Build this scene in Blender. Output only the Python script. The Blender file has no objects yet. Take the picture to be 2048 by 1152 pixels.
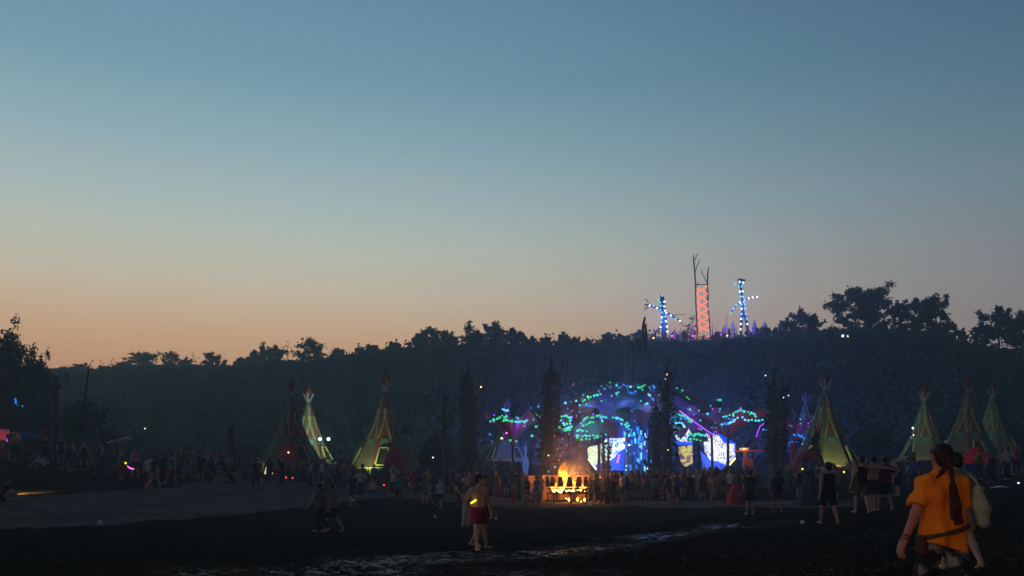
import bpy, math, random
import numpy as np
from mathutils import Vector, Matrix

# ------------------------------------------------------------------ camera, sky, sun, exposure
scene = bpy.context.scene
F = 1706.7            # focal length in pixels of the 2048 px wide photograph (30 mm lens)
EYE = 1.7
HOR = 940.0           # row of the horizon in the photograph
cam_d = bpy.data.cameras.new('camera'); cam = bpy.data.objects.new('camera', cam_d)
scene.collection.objects.link(cam); scene.camera = cam
cam.location = (0, 0, EYE); cam.rotation_euler = (math.pi / 2, 0, 0)
cam_d.lens = 30; cam_d.sensor_width = 36; cam_d.shift_y = (HOR - 576) / 2048
cam_d.clip_start = 0.1; cam_d.clip_end = 6000

world = bpy.data.worlds.new('World'); scene.world = world; world.use_nodes = True
SUN_AZ = math.radians(-62)     # the sun has set behind the left end of the ridge (azimuth from +Y, left negative)
wn = world.node_tree.nodes; wl = world.node_tree.links
for n in list(wn): wn.remove(n)
w_out = wn.new('ShaderNodeOutputWorld')
w_sky = wn.new('ShaderNodeTexSky'); w_sky.sky_type = 'NISHITA'; w_sky.sun_disc = False
w_sky.sun_elevation = math.radians(-3.0); w_sky.sun_rotation = SUN_AZ
w_sky.air_density = 1.0; w_sky.dust_density = 1.2; w_sky.ozone_density = 1.6; w_sky.altitude = 150
w_bg = wn.new('ShaderNodeBackground')
def wnode(t, **k):
    n = wn.new(t)
    for a, v in k.items(): setattr(n, a, v)
    return n
def srgb(r, g, b):
    f = lambda c: (c / 255) / 12.92 if c / 255 <= 0.04045 else ((c / 255 + 0.055) / 1.055) ** 2.4
    return (f(r), f(g), f(b), 1)
# after sunset the Nishita sky is nearly black and has no afterglow: twilight colours by height above the horizon,
# warm on the side where the sun went down, cool opposite it
w_tc = wnode('ShaderNodeTexCoord')
w_sep = wnode('ShaderNodeSeparateXYZ'); wl.new(w_tc.outputs['Generated'], w_sep.inputs[0])
w_asin = wnode('ShaderNodeMath', operation='ARCSINE'); wl.new(w_sep.outputs['Z'], w_asin.inputs[0])
w_el = wnode('ShaderNodeMapRange'); wl.new(w_asin.outputs[0], w_el.inputs['Value'])
w_el.inputs['From Min'].default_value = 0; w_el.inputs['From Max'].default_value = math.radians(60)
def ramp(stops):
    r = wnode('ShaderNodeValToRGB'); wl.new(w_el.outputs['Result'], r.inputs[0])
    r.color_ramp.interpolation = 'EASE' if False else 'LINEAR'
    e = r.color_ramp.elements
    while len(e) < len(stops): e.new(0.5)
    for i, (deg, c) in enumerate(stops):
        e[i].position = deg / 60; e[i].color = srgb(*c)
    return r
SKY_WARM = [(0, (205, 140, 108)), (6, (228, 168, 121)), (8.6, (226, 183, 140)), (11.4, (214, 200, 174)), (14.1, (198, 204, 188)), (16.8, (177, 196, 194)),
            (20.4, (149, 181, 190)), (24.3, (121, 162, 180)), (28, (111, 151, 174)), (34, (90, 130, 157)), (45, (58, 92, 122)), (60, (33, 57, 84))]
SKY_COOL = [(0, (140, 128, 134)), (5, (143, 134, 138)), (8.6, (140, 138, 142)), (11.4, (132, 136, 142)), (14.1, (120, 133, 142)), (16.8, (106, 130, 144)),
            (20.4, (88, 119, 138)), (24.3, (74, 108, 132)), (28, (66, 98, 124)), (34, (52, 82, 108)), (45, (34, 56, 80)), (60, (20, 36, 58))]
r_w = ramp(SKY_WARM); r_c = ramp(SKY_COOL)
w_dir = wnode('ShaderNodeVectorMath', operation='DOT_PRODUCT'); wl.new(w_tc.outputs['Generated'], w_dir.inputs[0])
w_dir.inputs[1].default_value = (math.sin(SUN_AZ), math.cos(SUN_AZ), 0)
w_side = wnode('ShaderNodeMapRange', interpolation_type='SMOOTHSTEP'); wl.new(w_dir.outputs['Value'], w_side.inputs['Value'])
w_side.inputs['From Min'].default_value = -0.25; w_side.inputs['From Max'].default_value = 0.70
w_mix = wnode('ShaderNodeMix', data_type='RGBA'); wl.new(w_side.outputs['Result'], w_mix.inputs['Factor'])
wl.new(r_c.outputs['Color'], w_mix.inputs[6]); wl.new(r_w.outputs['Color'], w_mix.inputs[7])
w_ns = wnode('ShaderNodeVectorMath', operation='SCALE'); wl.new(w_sky.outputs['Color'], w_ns.inputs[0]); w_ns.inputs['Scale'].default_value = 0.05
w_add = wnode('ShaderNodeVectorMath', operation='ADD'); w_dk = wnode('ShaderNodeMapRange', interpolation_type='SMOOTHSTEP'); wl.new(w_dir.outputs['Value'], w_dk.inputs['Value'])      # night rises opposite the sunset
w_dk.inputs['From Min'].default_value = -1.0; w_dk.inputs['From Max'].default_value = -0.02; w_dk.inputs['To Min'].default_value = 0.22; w_dk.inputs['To Max'].default_value = 1.0
w_mul = wnode('ShaderNodeVectorMath', operation='SCALE'); wl.new(w_mix.outputs[2], w_mul.inputs[0]); wl.new(w_dk.outputs[0], w_mul.inputs['Scale'])
wl.new(w_mul.outputs[0], w_add.inputs[0]); wl.new(w_ns.outputs[0], w_add.inputs[1])
wl.new(w_add.outputs[0], w_bg.inputs['Color']); w_bg.inputs['Strength'].default_value = 0.97
wl.new(w_bg.outputs[0], w_out.inputs['Surface'])

sun_d = bpy.data.lights.new('sun', 'SUN'); sun = bpy.data.objects.new('sun', sun_d); scene.collection.objects.link(sun)
sun_d.energy = 0.06; sun_d.angle = math.radians(40); sun_d.color = (1, 0.72, 0.5)   # the afterglow, soft and weak
sun.rotation_euler = Vector((-math.sin(SUN_AZ), -math.cos(SUN_AZ), -0.15)).to_track_quat('-Z', 'Y').to_euler()

scene.view_settings.view_transform = 'Standard'; scene.view_settings.look = 'None'
scene.view_settings.exposure = 0; scene.view_settings.gamma = 1; scene.view_settings.use_curve_mapping = False
scene.render.engine = 'CYCLES'
cy = scene.cycles
cy.use_denoising = True
cy.max_bounces = 4; cy.diffuse_bounces = 2; cy.glossy_bounces = 2; cy.transmission_bounces = 2; cy.volume_bounces = 0
cy.transparent_max_bounces = 8; cy.sample_clamp_indirect = 4; cy.caustics_reflective = False; cy.caustics_refractive = False

# ------------------------------------------------------------------ helpers
RNG = random.Random(7)
NR = np.random.default_rng(7)
COL = scene.collection
def P(px, py, Y):
    return Vector(((px - 1024) / F * Y, Y, EYE - (py - HOR) / F * Y))
def tag(o, label=None, cat=None, group=None, kind=None):
    if label: o['label'] = label
    if cat: o['category'] = cat
    if group: o['group'] = group
    if kind: o['kind'] = kind
    return o
def empty(name, loc=(0, 0, 0), rz=0):
    o = bpy.data.objects.new(name, None); COL.objects.link(o)
    o.location = loc; o.rotation_euler = (0, 0, rz); o.empty_display_size = 0.2
    return o
def link(name, me, parent=None, loc=(0, 0, 0), m=None):
    o = bpy.data.objects.new(name, me); COL.objects.link(o); o.location = loc
    if parent is not None: o.parent = parent
    if m is not None:
        if len(me.materials) == 0: me.materials.append(m)
        else: me.materials[0] = m
    return o
def np_mesh(name, v, f, smooth=False, mats=None, mi=None):
    """v: (n,3); f: list of index arrays, each (k,3) or (k,4)"""
    me = bpy.data.meshes.new(name)
    v = np.asarray(v, np.float32)
    fs = [np.asarray(a, np.int32) for a in (f if isinstance(f, list) else [f]) if len(a)]
    me.vertices.add(len(v)); me.vertices.foreach_set('co', v.ravel())
    tot = sum(a.size for a in fs); me.loops.add(tot)
    me.loops.foreach_set('vertex_index', np.concatenate([a.ravel() for a in fs]))
    sizes = np.concatenate([np.full(len(a), a.shape[1], np.int32) for a in fs])
    me.polygons.add(len(sizes))
    me.polygons.foreach_set('loop_start', np.concatenate([[0], np.cumsum(sizes)[:-1]]).astype(np.int32))
    if mats:
        for m in mats: me.materials.append(m)
    if mi is not None: me.polygons.foreach_set('material_index', np.asarray(mi, np.int32))
    me.update(calc_edges=True)
    if smooth: me.polygons.foreach_set('use_smooth', np.ones(len(sizes), bool))
    return me
class MB:
    """collects faces for one mesh"""
    def __init__(s): s.v = []; s.f = []
    def add(s, vs, fs):
        b = len(s.v); s.v += [tuple(x) for x in vs]; s.f += [tuple(i + b for i in q) for q in fs]; return s
    def box(s, c, size, rot=None):
        x, y, z = [d / 2 for d in size]
        vs = [Vector((a * x, b * y, d * z)) for d in (-1, 1) for b in (-1, 1) for a in (-1, 1)]
        if rot is not None: vs = [rot @ p for p in vs]
        c = Vector(c)
        return s.add([p + c for p in vs], [(0, 2, 3, 1), (4, 5, 7, 6), (0, 1, 5, 4), (2, 6, 7, 3), (0, 4, 6, 2), (1, 3, 7, 5)])
    def tube(s, pts, radii, n=6, cap=True):
        pts = [Vector(p) for p in pts]
        if not hasattr(radii, '__len__'): radii = [radii] * len(pts)
        vs = []; fs = []
        for i, p in enumerate(pts):
            d = (pts[min(i + 1, len(pts) - 1)] - pts[max(i - 1, 0)])
            d = d.normalized() if d.length > 1e-9 else Vector((0, 0, 1))
            a = d.cross(Vector((0.31, 0.95, 0.02))); a = a.normalized() if a.length > 1e-3 else Vector((1, 0, 0))
            b = d.cross(a)
            for k in range(n):
                t = 2 * math.pi * k / n
                vs.append(p + (a * math.cos(t) + b * math.sin(t)) * radii[i])
        for i in range(len(pts) - 1):
            for k in range(n):
                fs.append((i * n + k, i * n + (k + 1) % n, (i + 1) * n + (k + 1) % n, (i + 1) * n + k))
        if cap:
            fs.append(tuple(range(n - 1, -1, -1))); fs.append(tuple((len(pts) - 1) * n + k for k in range(n)))
        return s.add(vs, fs)
    def bar(s, a, b, w, t=None):
        """rectangular bar from a to b, width w and thickness t"""
        a = Vector(a); b = Vector(b); t = t or w
        d = b - a; q = d.to_track_quat('Z', 'Y').to_matrix()
        return s.box((a + b) / 2, (w, t, d.length), q)
    def prism(s, poly, thick, axis=(0, 1, 0)):
        """polygon of 3-D points extruded along axis"""
        ax = Vector(axis) * thick; n = len(poly)
        vs = [Vector(p) for p in poly] + [Vector(p) + ax for p in poly]
        fs = [tuple(range(n)), tuple(range(2 * n - 1, n - 1, -1))] + [(i, i + n, (i + 1) % n + n, (i + 1) % n) for i in range(n)]
        return s.add(vs, fs)
    def lathe(s, prof, n=12, c=(0, 0, 0), fn=None):
        vs = []; fs = []
        for i, (r, z) in enumerate(prof):
            for k in range(n):
                t = 2 * math.pi * k / n
                rr = r * (fn(t, z) if fn else 1)
                vs.append((c[0] + rr * math.cos(t), c[1] + rr * math.sin(t), c[2] + z))
        for i in range(len(prof) - 1):
            for k in range(n):
                fs.append((i * n + k, i * n + (k + 1) % n, (i + 1) * n + (k + 1) % n, (i + 1) * n + k))
        fs.append(tuple(range(n - 1, -1, -1))); fs.append(tuple((len(prof) - 1) * n + k for k in range(n)))
        return s.add(vs, fs)
    def mesh(s, name, smooth=False):
        me = bpy.data.meshes.new(name); me.from_pydata(s.v, [], s.f); me.update()
        if smooth: me.polygons.foreach_set('use_smooth', np.ones(len(me.polygons), bool))
        return me
    def build(s, name, m, parent=None, loc=(0, 0, 0), smooth=False):
        return link(name, s.mesh(name, smooth), parent, loc, m)

# ------------------------------------------------------------------ materials
MATS = {}
def mat(name, col, rough=0.8, noise=0.25, scale=3.0, bump=0.0, metal=0.0, trans=0.0, spec=0.3):
    if name in MATS: return MATS[name]
    m = bpy.data.materials.new(name); m.use_nodes = True
    nt = m.node_tree; b = nt.nodes['Principled BSDF']
    b.inputs['Roughness'].default_value = rough; b.inputs['Metallic'].default_value = metal
    b.inputs['Specular IOR Level'].default_value = spec
    tc = nt.nodes.new('ShaderNodeTexCoord')
    nz = nt.nodes.new('ShaderNodeTexNoise'); nz.inputs['Scale'].default_value = scale; nz.inputs['Detail'].default_value = 4
    nt.links.new(tc.outputs['Object'], nz.inputs['Vector'])
    mx = nt.nodes.new('ShaderNodeMix'); mx.data_type = 'RGBA'
    nt.links.new(nz.outputs['Fac'], mx.inputs['Factor'])
    mx.inputs[6].default_value = tuple(c * (1 - noise) for c in col[:3]) + (1,)
    mx.inputs[7].default_value = tuple(min(1, c * (1 + noise)) for c in col[:3]) + (1,)
    nt.links.new(mx.outputs[2], b.inputs['Base Color'])
    if bump:
        bp = nt.nodes.new('ShaderNodeBump'); bp.inputs['Strength'].default_value = bump; bp.inputs['Distance'].default_value = 0.05
        nt.links.new(nz.outputs['Fac'], bp.inputs['Height']); nt.links.new(bp.outputs[0], b.inputs['Normal'])
    if trans:     # thin cloth or leaf: some light passes through
        tr = nt.nodes.new('ShaderNodeBsdfTranslucent'); nt.links.new(mx.outputs[2], tr.inputs['Color'])
        ms = nt.nodes.new('ShaderNodeMixShader'); ms.inputs[0].default_value = trans
        nt.links.new(b.outputs[0], ms.inputs[1]); nt.links.new(tr.outputs[0], ms.inputs[2])
        nt.links.new(ms.outputs[0], nt.nodes['Material Output'].inputs['Surface'])
    MATS[name] = m
    return m
def glow(name, col, strength, sample=False):
    """something that gives off light: bulb, screen, flame"""
    if name in MATS: return MATS[name]
    m = bpy.data.materials.new(name); m.use_nodes = True
    b = m.node_tree.nodes['Principled BSDF']
    b.inputs['Base Color'].default_value = (0.05, 0.05, 0.05, 1)
    b.inputs['Emission Color'].default_value = tuple(col[:3]) + (1,); b.inputs['Emission Strength'].default_value = strength
    if not sample: m.cycles.emission_sampling = 'NONE'
    MATS[name] = m
    return m
def point_light(name, loc, energy, col, radius=0.15, parent=None, spot=None, target=None, blend=0.6):
    d = bpy.data.lights.new(name, 'SPOT' if spot else 'POINT'); d.energy = energy; d.color = col[:3]; d.shadow_soft_size = radius
    o = bpy.data.objects.new(name, d); COL.objects.link(o)
    if parent is not None: o.parent = parent
    o.location = loc
    if spot:
        d.spot_size = math.radians(spot); d.spot_blend = blend
        o.rotation_euler = (Vector(target) - Vector(loc)).to_track_quat('-Z', 'Y').to_euler()
    return o

# ------------------------------------------------------------------ value noise
def _h(ix, iy, iz, seed):
    n = (ix.astype(np.int64) * 374761393 + iy.astype(np.int64) * 668265263 + iz.astype(np.int64) * 2147483647 + seed * 1274126177) & 0x7fffffff
    n = (n ^ (n >> 13)) * 1274126177 & 0x7fffffff
    return ((n ^ (n >> 16)) & 0xffff) / 65535.0
def vnoise(x, y, z=None, seed=0):
    x = np.asarray(x, float); y = np.asarray(y, float); z = np.zeros_like(x) if z is None else np.asarray(z, float)
    ix, iy, iz = np.floor(x), np.floor(y), np.floor(z); fx, fy, fz = x - ix, y - iy, z - iz
    fx = fx * fx * (3 - 2 * fx); fy = fy * fy * (3 - 2 * fy); fz = fz * fz * (3 - 2 * fz)
    r = 0
    for a in (0, 1):
        for b in (0, 1):
            for c in (0, 1):
                r = r + _h(ix + a, iy + b, iz + c, seed) * (fx if a else 1 - fx) * (fy if b else 1 - fy) * (fz if c else 1 - fz)
    return r
def fbm(x, y, seed=0, o=4):
    r = 0; a = 0.5
    for i in range(o): r = r + a * (vnoise(x * 2 ** i, y * 2 ** i, seed=seed + i) - 0.5); a *= 0.5
    return r

# ------------------------------------------------------------------ terrain
CTRL = np.array([(0, 0, 0), (0, -40, 0), (-40, -30, .4), (40, -30, 1.2), (3.75, 7.5, .2), (-.8, 19.6, -.14), (-6.4, 29.4, -.48), (8.7, 23.5, .19),
    (11, 26, .41), (9.3, 33.4, -.06), (11, 35.8, -.12), (-3.9, 46.6, -.43), (3.3, 50.6, -.32), (-18.6, 43.8, .8), (-20.5, 58, 1.36),
    (-16.7, 56, .98), (-13, 22, .12), (-21.5, 36, .75), (-30, 50, 2.3), (23, 40, .9), (12.5, 20, .45), (0, 75, -.1), (11, 75, -.1), (20, 75, .1),
    (-10, 66, .55), (-18, 68, 1.2), (25, 65, .9), (36, 62, 1.7), (-50, 75, 4), (0, 90, .6), (40, 90, 2.5), (-60, 30, 4), (60, 40, 4.5), (-24, 90, 2.2), (0, 12, .02), (-7, 13, .02), (7, 14, .2)], float)
def _tps(a, b):
    r2 = ((a[:, None, :] - b[None, :, :]) ** 2).sum(-1)
    return 0.5 * r2 * np.log(r2 + 1e-9)
_n = len(CTRL); _A = np.zeros((_n + 3, _n + 3)); _xy = CTRL[:, :2]
_A[:_n, :_n] = _tps(_xy, _xy) + np.eye(_n) * 3.0; _A[:_n, _n] = 1; _A[:_n, _n + 1:] = _xy; _A[_n:, :_n] = _A[:_n, _n:].T
_W = np.linalg.solve(_A, np.concatenate([CTRL[:, 2], [0, 0, 0]]))
LINE_X = [-400, 100, 150, 200, 240, 300, 450, 560, 620, 700, 800, 900, 960, 1050, 1100, 1200, 1260, 1400, 1500, 1550, 1600, 1650, 1700, 1800, 1860, 1900, 1930, 2000, 2048, 2500]
LINE_Y = [730, 741, 740, 742, 735, 733, 732, 722, 722, 710, 697, 688, 690, 692, 692, 686, 680, 680, 672, 676, 668, 660, 655, 658, 664, 685, 688, 697, 700, 705]
def ridge(px):
    Yr = np.interp(px, [-500, 100, 600, 1000, 2600], [200, 190, 160, 134, 134])
    return Yr, EYE + (HOR - np.interp(px, LINE_X, LINE_Y)) / F * Yr - 1.0
def ground_z(x, y):
    x = np.atleast_1d(np.asarray(x, float)); y = np.atleast_1d(np.asarray(y, float))
    sh = np.broadcast(x, y).shape; x = np.broadcast_to(x, sh).ravel(); y = np.broadcast_to(y, sh).ravel()
    q = np.stack([np.clip(x, -60, 60), np.clip(y, -40, 92)], 1)
    base = np.empty(len(q))
    for i in range(0, len(q), 20000):
        k = q[i:i + 20000]; base[i:i + 20000] = _tps(k, _xy) @ _W[:_n] + _W[_n] + k @ _W[_n + 1:]
    px = 1024 + F * x / np.maximum(y, 40)
    Yr, zr = ridge(px)
    t = np.clip((y - 86) / (Yr - 86), 0, 1); s = t * t * (3 - 2 * t)
    z = base * (1 - s) + (zr - np.maximum(y - Yr, 0) * 0.03) * s
    return z.reshape(sh)
def gz(x, y): return float(ground_z(x, y)[0])
def on_ground(px, py, y0=8.0, y1=90.0):
    """the ground point seen at a pixel: walk along the ray until it meets the terrain"""
    Y = np.arange(y0, y1, 0.05); x = (px - 1024) / F * Y; ray = EYE - (py - HOR) / F * Y
    d = ray - ground_z(x, Y); k = np.argmax(d < 0)
    if not (d < 0).any(): k = len(Y) - 1
    return Vector((x[k], Y[k], gz(x[k], Y[k])))
def stand(px, Y):
    x = (px - 1024) / F * Y
    return Vector((x, Y, gz(x, Y)))
# ------------------------------------------------------------------ ground sheet (mud and trodden grass) and dirt path
def steps(segs):
    out = [segs[0][0]]
    for a, b, d in segs:
        n = max(1, int(round((b - a) / d))); out += list(np.linspace(a, b, n + 1)[1:])
    return np.array(out)
gx = steps([(-420, -90, 30), (-90, -40, 2.5), (-40, -14, .4), (-14, 14, .12), (14, 40, .4), (40, 90, 2.5), (90, 420, 30)])
gy = steps([(-420, -60, 40), (-60, 0, 6), (0, 12, .5), (12, 26, .1), (26, 55, .22), (55, 92, .8), (92, 210, 4), (210, 420, 30)])
X, Y = np.meshgrid(gx, gy)
Z = ground_z(X, Y).reshape(X.shape)
near = np.clip((70 - np.abs(Y)) / 40, 0, 1) * np.clip((45 - np.abs(X)) / 15, 0, 1)
relief = fbm(X * 1.6, Y * 1.6, 3, 4) * 0.10 + fbm(X * 0.35, Y * 0.35, 9, 2) * 0.16
pits = np.clip(vnoise(X * 3.1, Y * 3.1, seed=21) - 0.62, 0, 1) * -0.16
def poly_world(pts): return np.array([tuple(on_ground(*p))[:2] for p in pts])
def inside(poly, x, y):
    c = np.zeros(x.shape, bool); n = len(poly)
    for i in range(n):
        x0, y0 = poly[i]; x1, y1 = poly[(i + 1) % n]
        k = ((y0 > y) != (y1 > y)) & (x < (x1 - x0) * (y - y0) / (y1 - y0 + 1e-12) + x0); c ^= k
    return c
path_poly = poly_world([(-120, 1080), (0, 1062), (160, 1052), (330, 1040), (520, 1024), (640, 1008), (760, 996), (900, 1004), (1050, 1016), (1250, 1013), (1480, 1014), (1700, 1014),
                        (1700, 1003), (1480, 1000), (1250, 1003), (1080, 1004), (940, 990), (800, 978), (700, 966), (560, 962), (480, 958), (400, 962), (300, 976), (150, 986), (0, 992), (-120, 996)])
wob = fbm(X * 0.5, Y * 0.5, 31, 3)
on_path = inside(path_poly, X + wob * 1.6, Y + wob * 2.4)
Z = Z + (relief + pits) * near * np.where(on_path, 0.35, 1.0)
def near_line(pts, x, y):
    d = np.full(x.shape, 1e9)
    for a, b in zip(pts[:-1], pts[1:]):
        a = np.array(a); b = np.array(b); ab = b - a
        t = np.clip(((x - a[0]) * ab[0] + (y - a[1]) * ab[1]) / (ab @ ab), 0, 1)
        d = np.minimum(d, np.hypot(x - a[0] - t * ab[0], y - a[1] - t * ab[1]))
    return d
streak = poly_world([(780, 1122), (960, 1113), (1080, 1106), (1200, 1090), (1290, 1074), (1380, 1060), (1500, 1048)])
wet = np.clip(1.25 - near_line(streak, X, Y) / 1.5, 0, 1)
wet = np.maximum(wet, np.clip(1 - near_line(poly_world([(420, 1146), (700, 1140), (930, 1148), (1100, 1150)]), X, Y) / 1.5, 0, 1))
wet = np.maximum(wet, 0.9 * np.clip(1 - near_line(poly_world([(1270, 1006), (1400, 1006), (1560, 1007)]), X, Y) / 1.2, 0, 1))
wet = np.clip(wet * np.clip(1.9 * vnoise(X * 0.8, Y * 0.5, seed=61) - 0.25, 0, 1.2) + wob * 0.5 - 0.1, 0, 1)
Z -= np.clip(wet - 0.4, 0, 1) * 0.035 * near
def mud_mat(name, dry, green, path=False):
    m = bpy.data.materials.new(name); m.use_nodes = True; nt = m.node_tree; N = nt.nodes; L = nt.links
    b = N['Principled BSDF']; b.inputs['Specular IOR Level'].default_value = 0.14
    tc = N.new('ShaderNodeTexCoord')
    n1 = N.new('ShaderNodeTexNoise'); n1.inputs['Scale'].default_value = 0.35; n1.inputs['Detail'].default_value = 5
    n2 = N.new('ShaderNodeTexNoise'); n2.inputs['Scale'].default_value = 5.0; n2.inputs['Detail'].default_value = 8; n2.inputs['Roughness'].default_value = 0.75
    for n in (n1, n2): L.new(tc.outputs['Object'], n.inputs['Vector'])
    c1 = N.new('ShaderNodeMix'); c1.data_type = 'RGBA'; c1.inputs[6].default_value = (*dry, 1); c1.inputs[7].default_value = (*green, 1)
    r1 = N.new('ShaderNodeMapRange'); r1.inputs['From Min'].default_value = 0.4; r1.inputs['From Max'].default_value = 0.62
    L.new(n1.outputs['Fac'], r1.inputs['Value']); L.new(r1.outputs[0], c1.inputs['Factor'])
    c2 = N.new('ShaderNodeMix'); c2.data_type = 'RGBA'; c2.blend_type = 'MULTIPLY'; c2.inputs['Factor'].default_value = 0.85
    r2 = N.new('ShaderNodeMapRange'); r2.inputs['From Min'].default_value = 0.3; r2.inputs['From Max'].default_value = 0.7; r2.inputs['To Min'].default_value = 0.45; r2.inputs['To Max'].default_value = 1.4
    L.new(n2.outputs['Fac'], r2.inputs['Value']); L.new(c1.outputs[2], c2.inputs[6]); L.new(r2.outputs[0], c2.inputs[7])
    L.new(c2.outputs[2], b.inputs['Base Color'])
    at = N.new('ShaderNodeAttribute'); at.attribute_name = 'wet'
    # water stands in the hollows of the wet places
    w = N.new('ShaderNodeMath'); w.operation = 'MULTIPLY'; L.new(at.outputs['Fac'], w.inputs[0])
    r3 = N.new('ShaderNodeMapRange'); r3.inputs['From Min'].default_value = 0.50; r3.inputs['From Max'].default_value = 0.41
    L.new(n2.outputs['Fac'], r3.inputs['Value']); L.new(r3.outputs[0], w.inputs[1])
    rr = N.new('ShaderNodeMapRange'); rr.inputs['From Min'].default_value = 0.05; rr.inputs['From Max'].default_value = 0.6; rr.inputs['To Min'].default_value = 0.85; rr.inputs['To Max'].default_value = 0.26
    L.new(w.outputs[0], rr.inputs['Value']); L.new(rr.outputs[0], b.inputs['Roughness'])
    sp = N.new('ShaderNodeMapRange'); sp.inputs['From Max'].default_value = 0.5; sp.inputs['To Min'].default_value = 0.0; sp.inputs['To Max'].default_value = 0.30   # dry soil has no sheen
    L.new(w.outputs[0], sp.inputs['Value']); L.new(sp.outputs[0], b.inputs['Specular IOR Level'])
    bp = N.new('ShaderNodeBump'); bp.inputs['Strength'].default_value = 0.5 if path else 0.9; bp.inputs['Distance'].default_value = 0.06
    L.new(n2.outputs['Fac'], bp.inputs['Height']); L.new(bp.outputs[0], b.inputs['Normal'])
    return m
M_MUD = mud_mat('trodden_mud', (0.036, 0.024, 0.017), (0.024, 0.019, 0.012))
M_PATH = mud_mat('dirt_path', (0.17, 0.125, 0.108), (0.12, 0.088, 0.077), True)
idx = np.arange(X.size).reshape(X.shape)
quads = np.stack([idx[:-1, :-1], idx[:-1, 1:], idx[1:, 1:], idx[1:, :-1]], -1).reshape(-1, 4)
qpath = on_path[:-1, :-1].ravel() & (np.abs(Y[:-1, :-1].ravel()) < 90)
V = np.stack([X, Y, Z], -1).reshape(-1, 3)
def sub(name, sel, m):
    q = quads[sel]; u, inv = np.unique(q.ravel(), return_inverse=True)
    me = np_mesh(name, V[u], inv.reshape(-1, 4), smooth=True, mats=[m])
    a = me.attributes.new('wet', 'FLOAT', 'POINT'); a.data.foreach_set('value', wet.ravel()[u].astype(np.float32))
    return tag(link(name, me), kind='structure')
sub('ground', ~qpath, M_MUD)
sub('dirt_path', qpath, M_PATH)

# ------------------------------------------------------------------ trees
M_LEAF = [mat('leaf_dark', (0.060, 0.090, 0.050), 0.8, 0.15, 2.0, trans=0.15, spec=0.1), mat('leaf_mid', (0.075, 0.102, 0.054), 0.8, 0.15, 2.0, trans=0.15, spec=0.1), mat('leaf_dull', (0.066, 0.080, 0.050), 0.8, 0.15, 2.0, trans=0.15, spec=0.1)]
M_BARK = mat('bark', (0.055, 0.045, 0.036), 0.9, 0.4, 6, 0.4)
def leaf_quads(c, size, rng, flat=0.0):
    """one small bent leaf spray (two triangles each) at every point of c"""
    n = len(c)
    a = rng.normal(size=(n, 3)); a[:, 2] *= 1 - flat; a /= np.linalg.norm(a, axis=1)[:, None] + 1e-9
    r = rng.normal(size=(n, 3)); b = np.cross(a, r); b /= np.linalg.norm(b, axis=1)[:, None] + 1e-9
    s = size * rng.uniform(0.55, 1.35, (n, 1))
    v = np.stack([c - a * s, c + b * s * 0.55, c + a * s + np.cross(a, b) * s * 0.3, c - b * s * 0.55], 1).reshape(-1, 3)
    f = np.arange(n * 4).reshape(n, 4)
    return v, f
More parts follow.
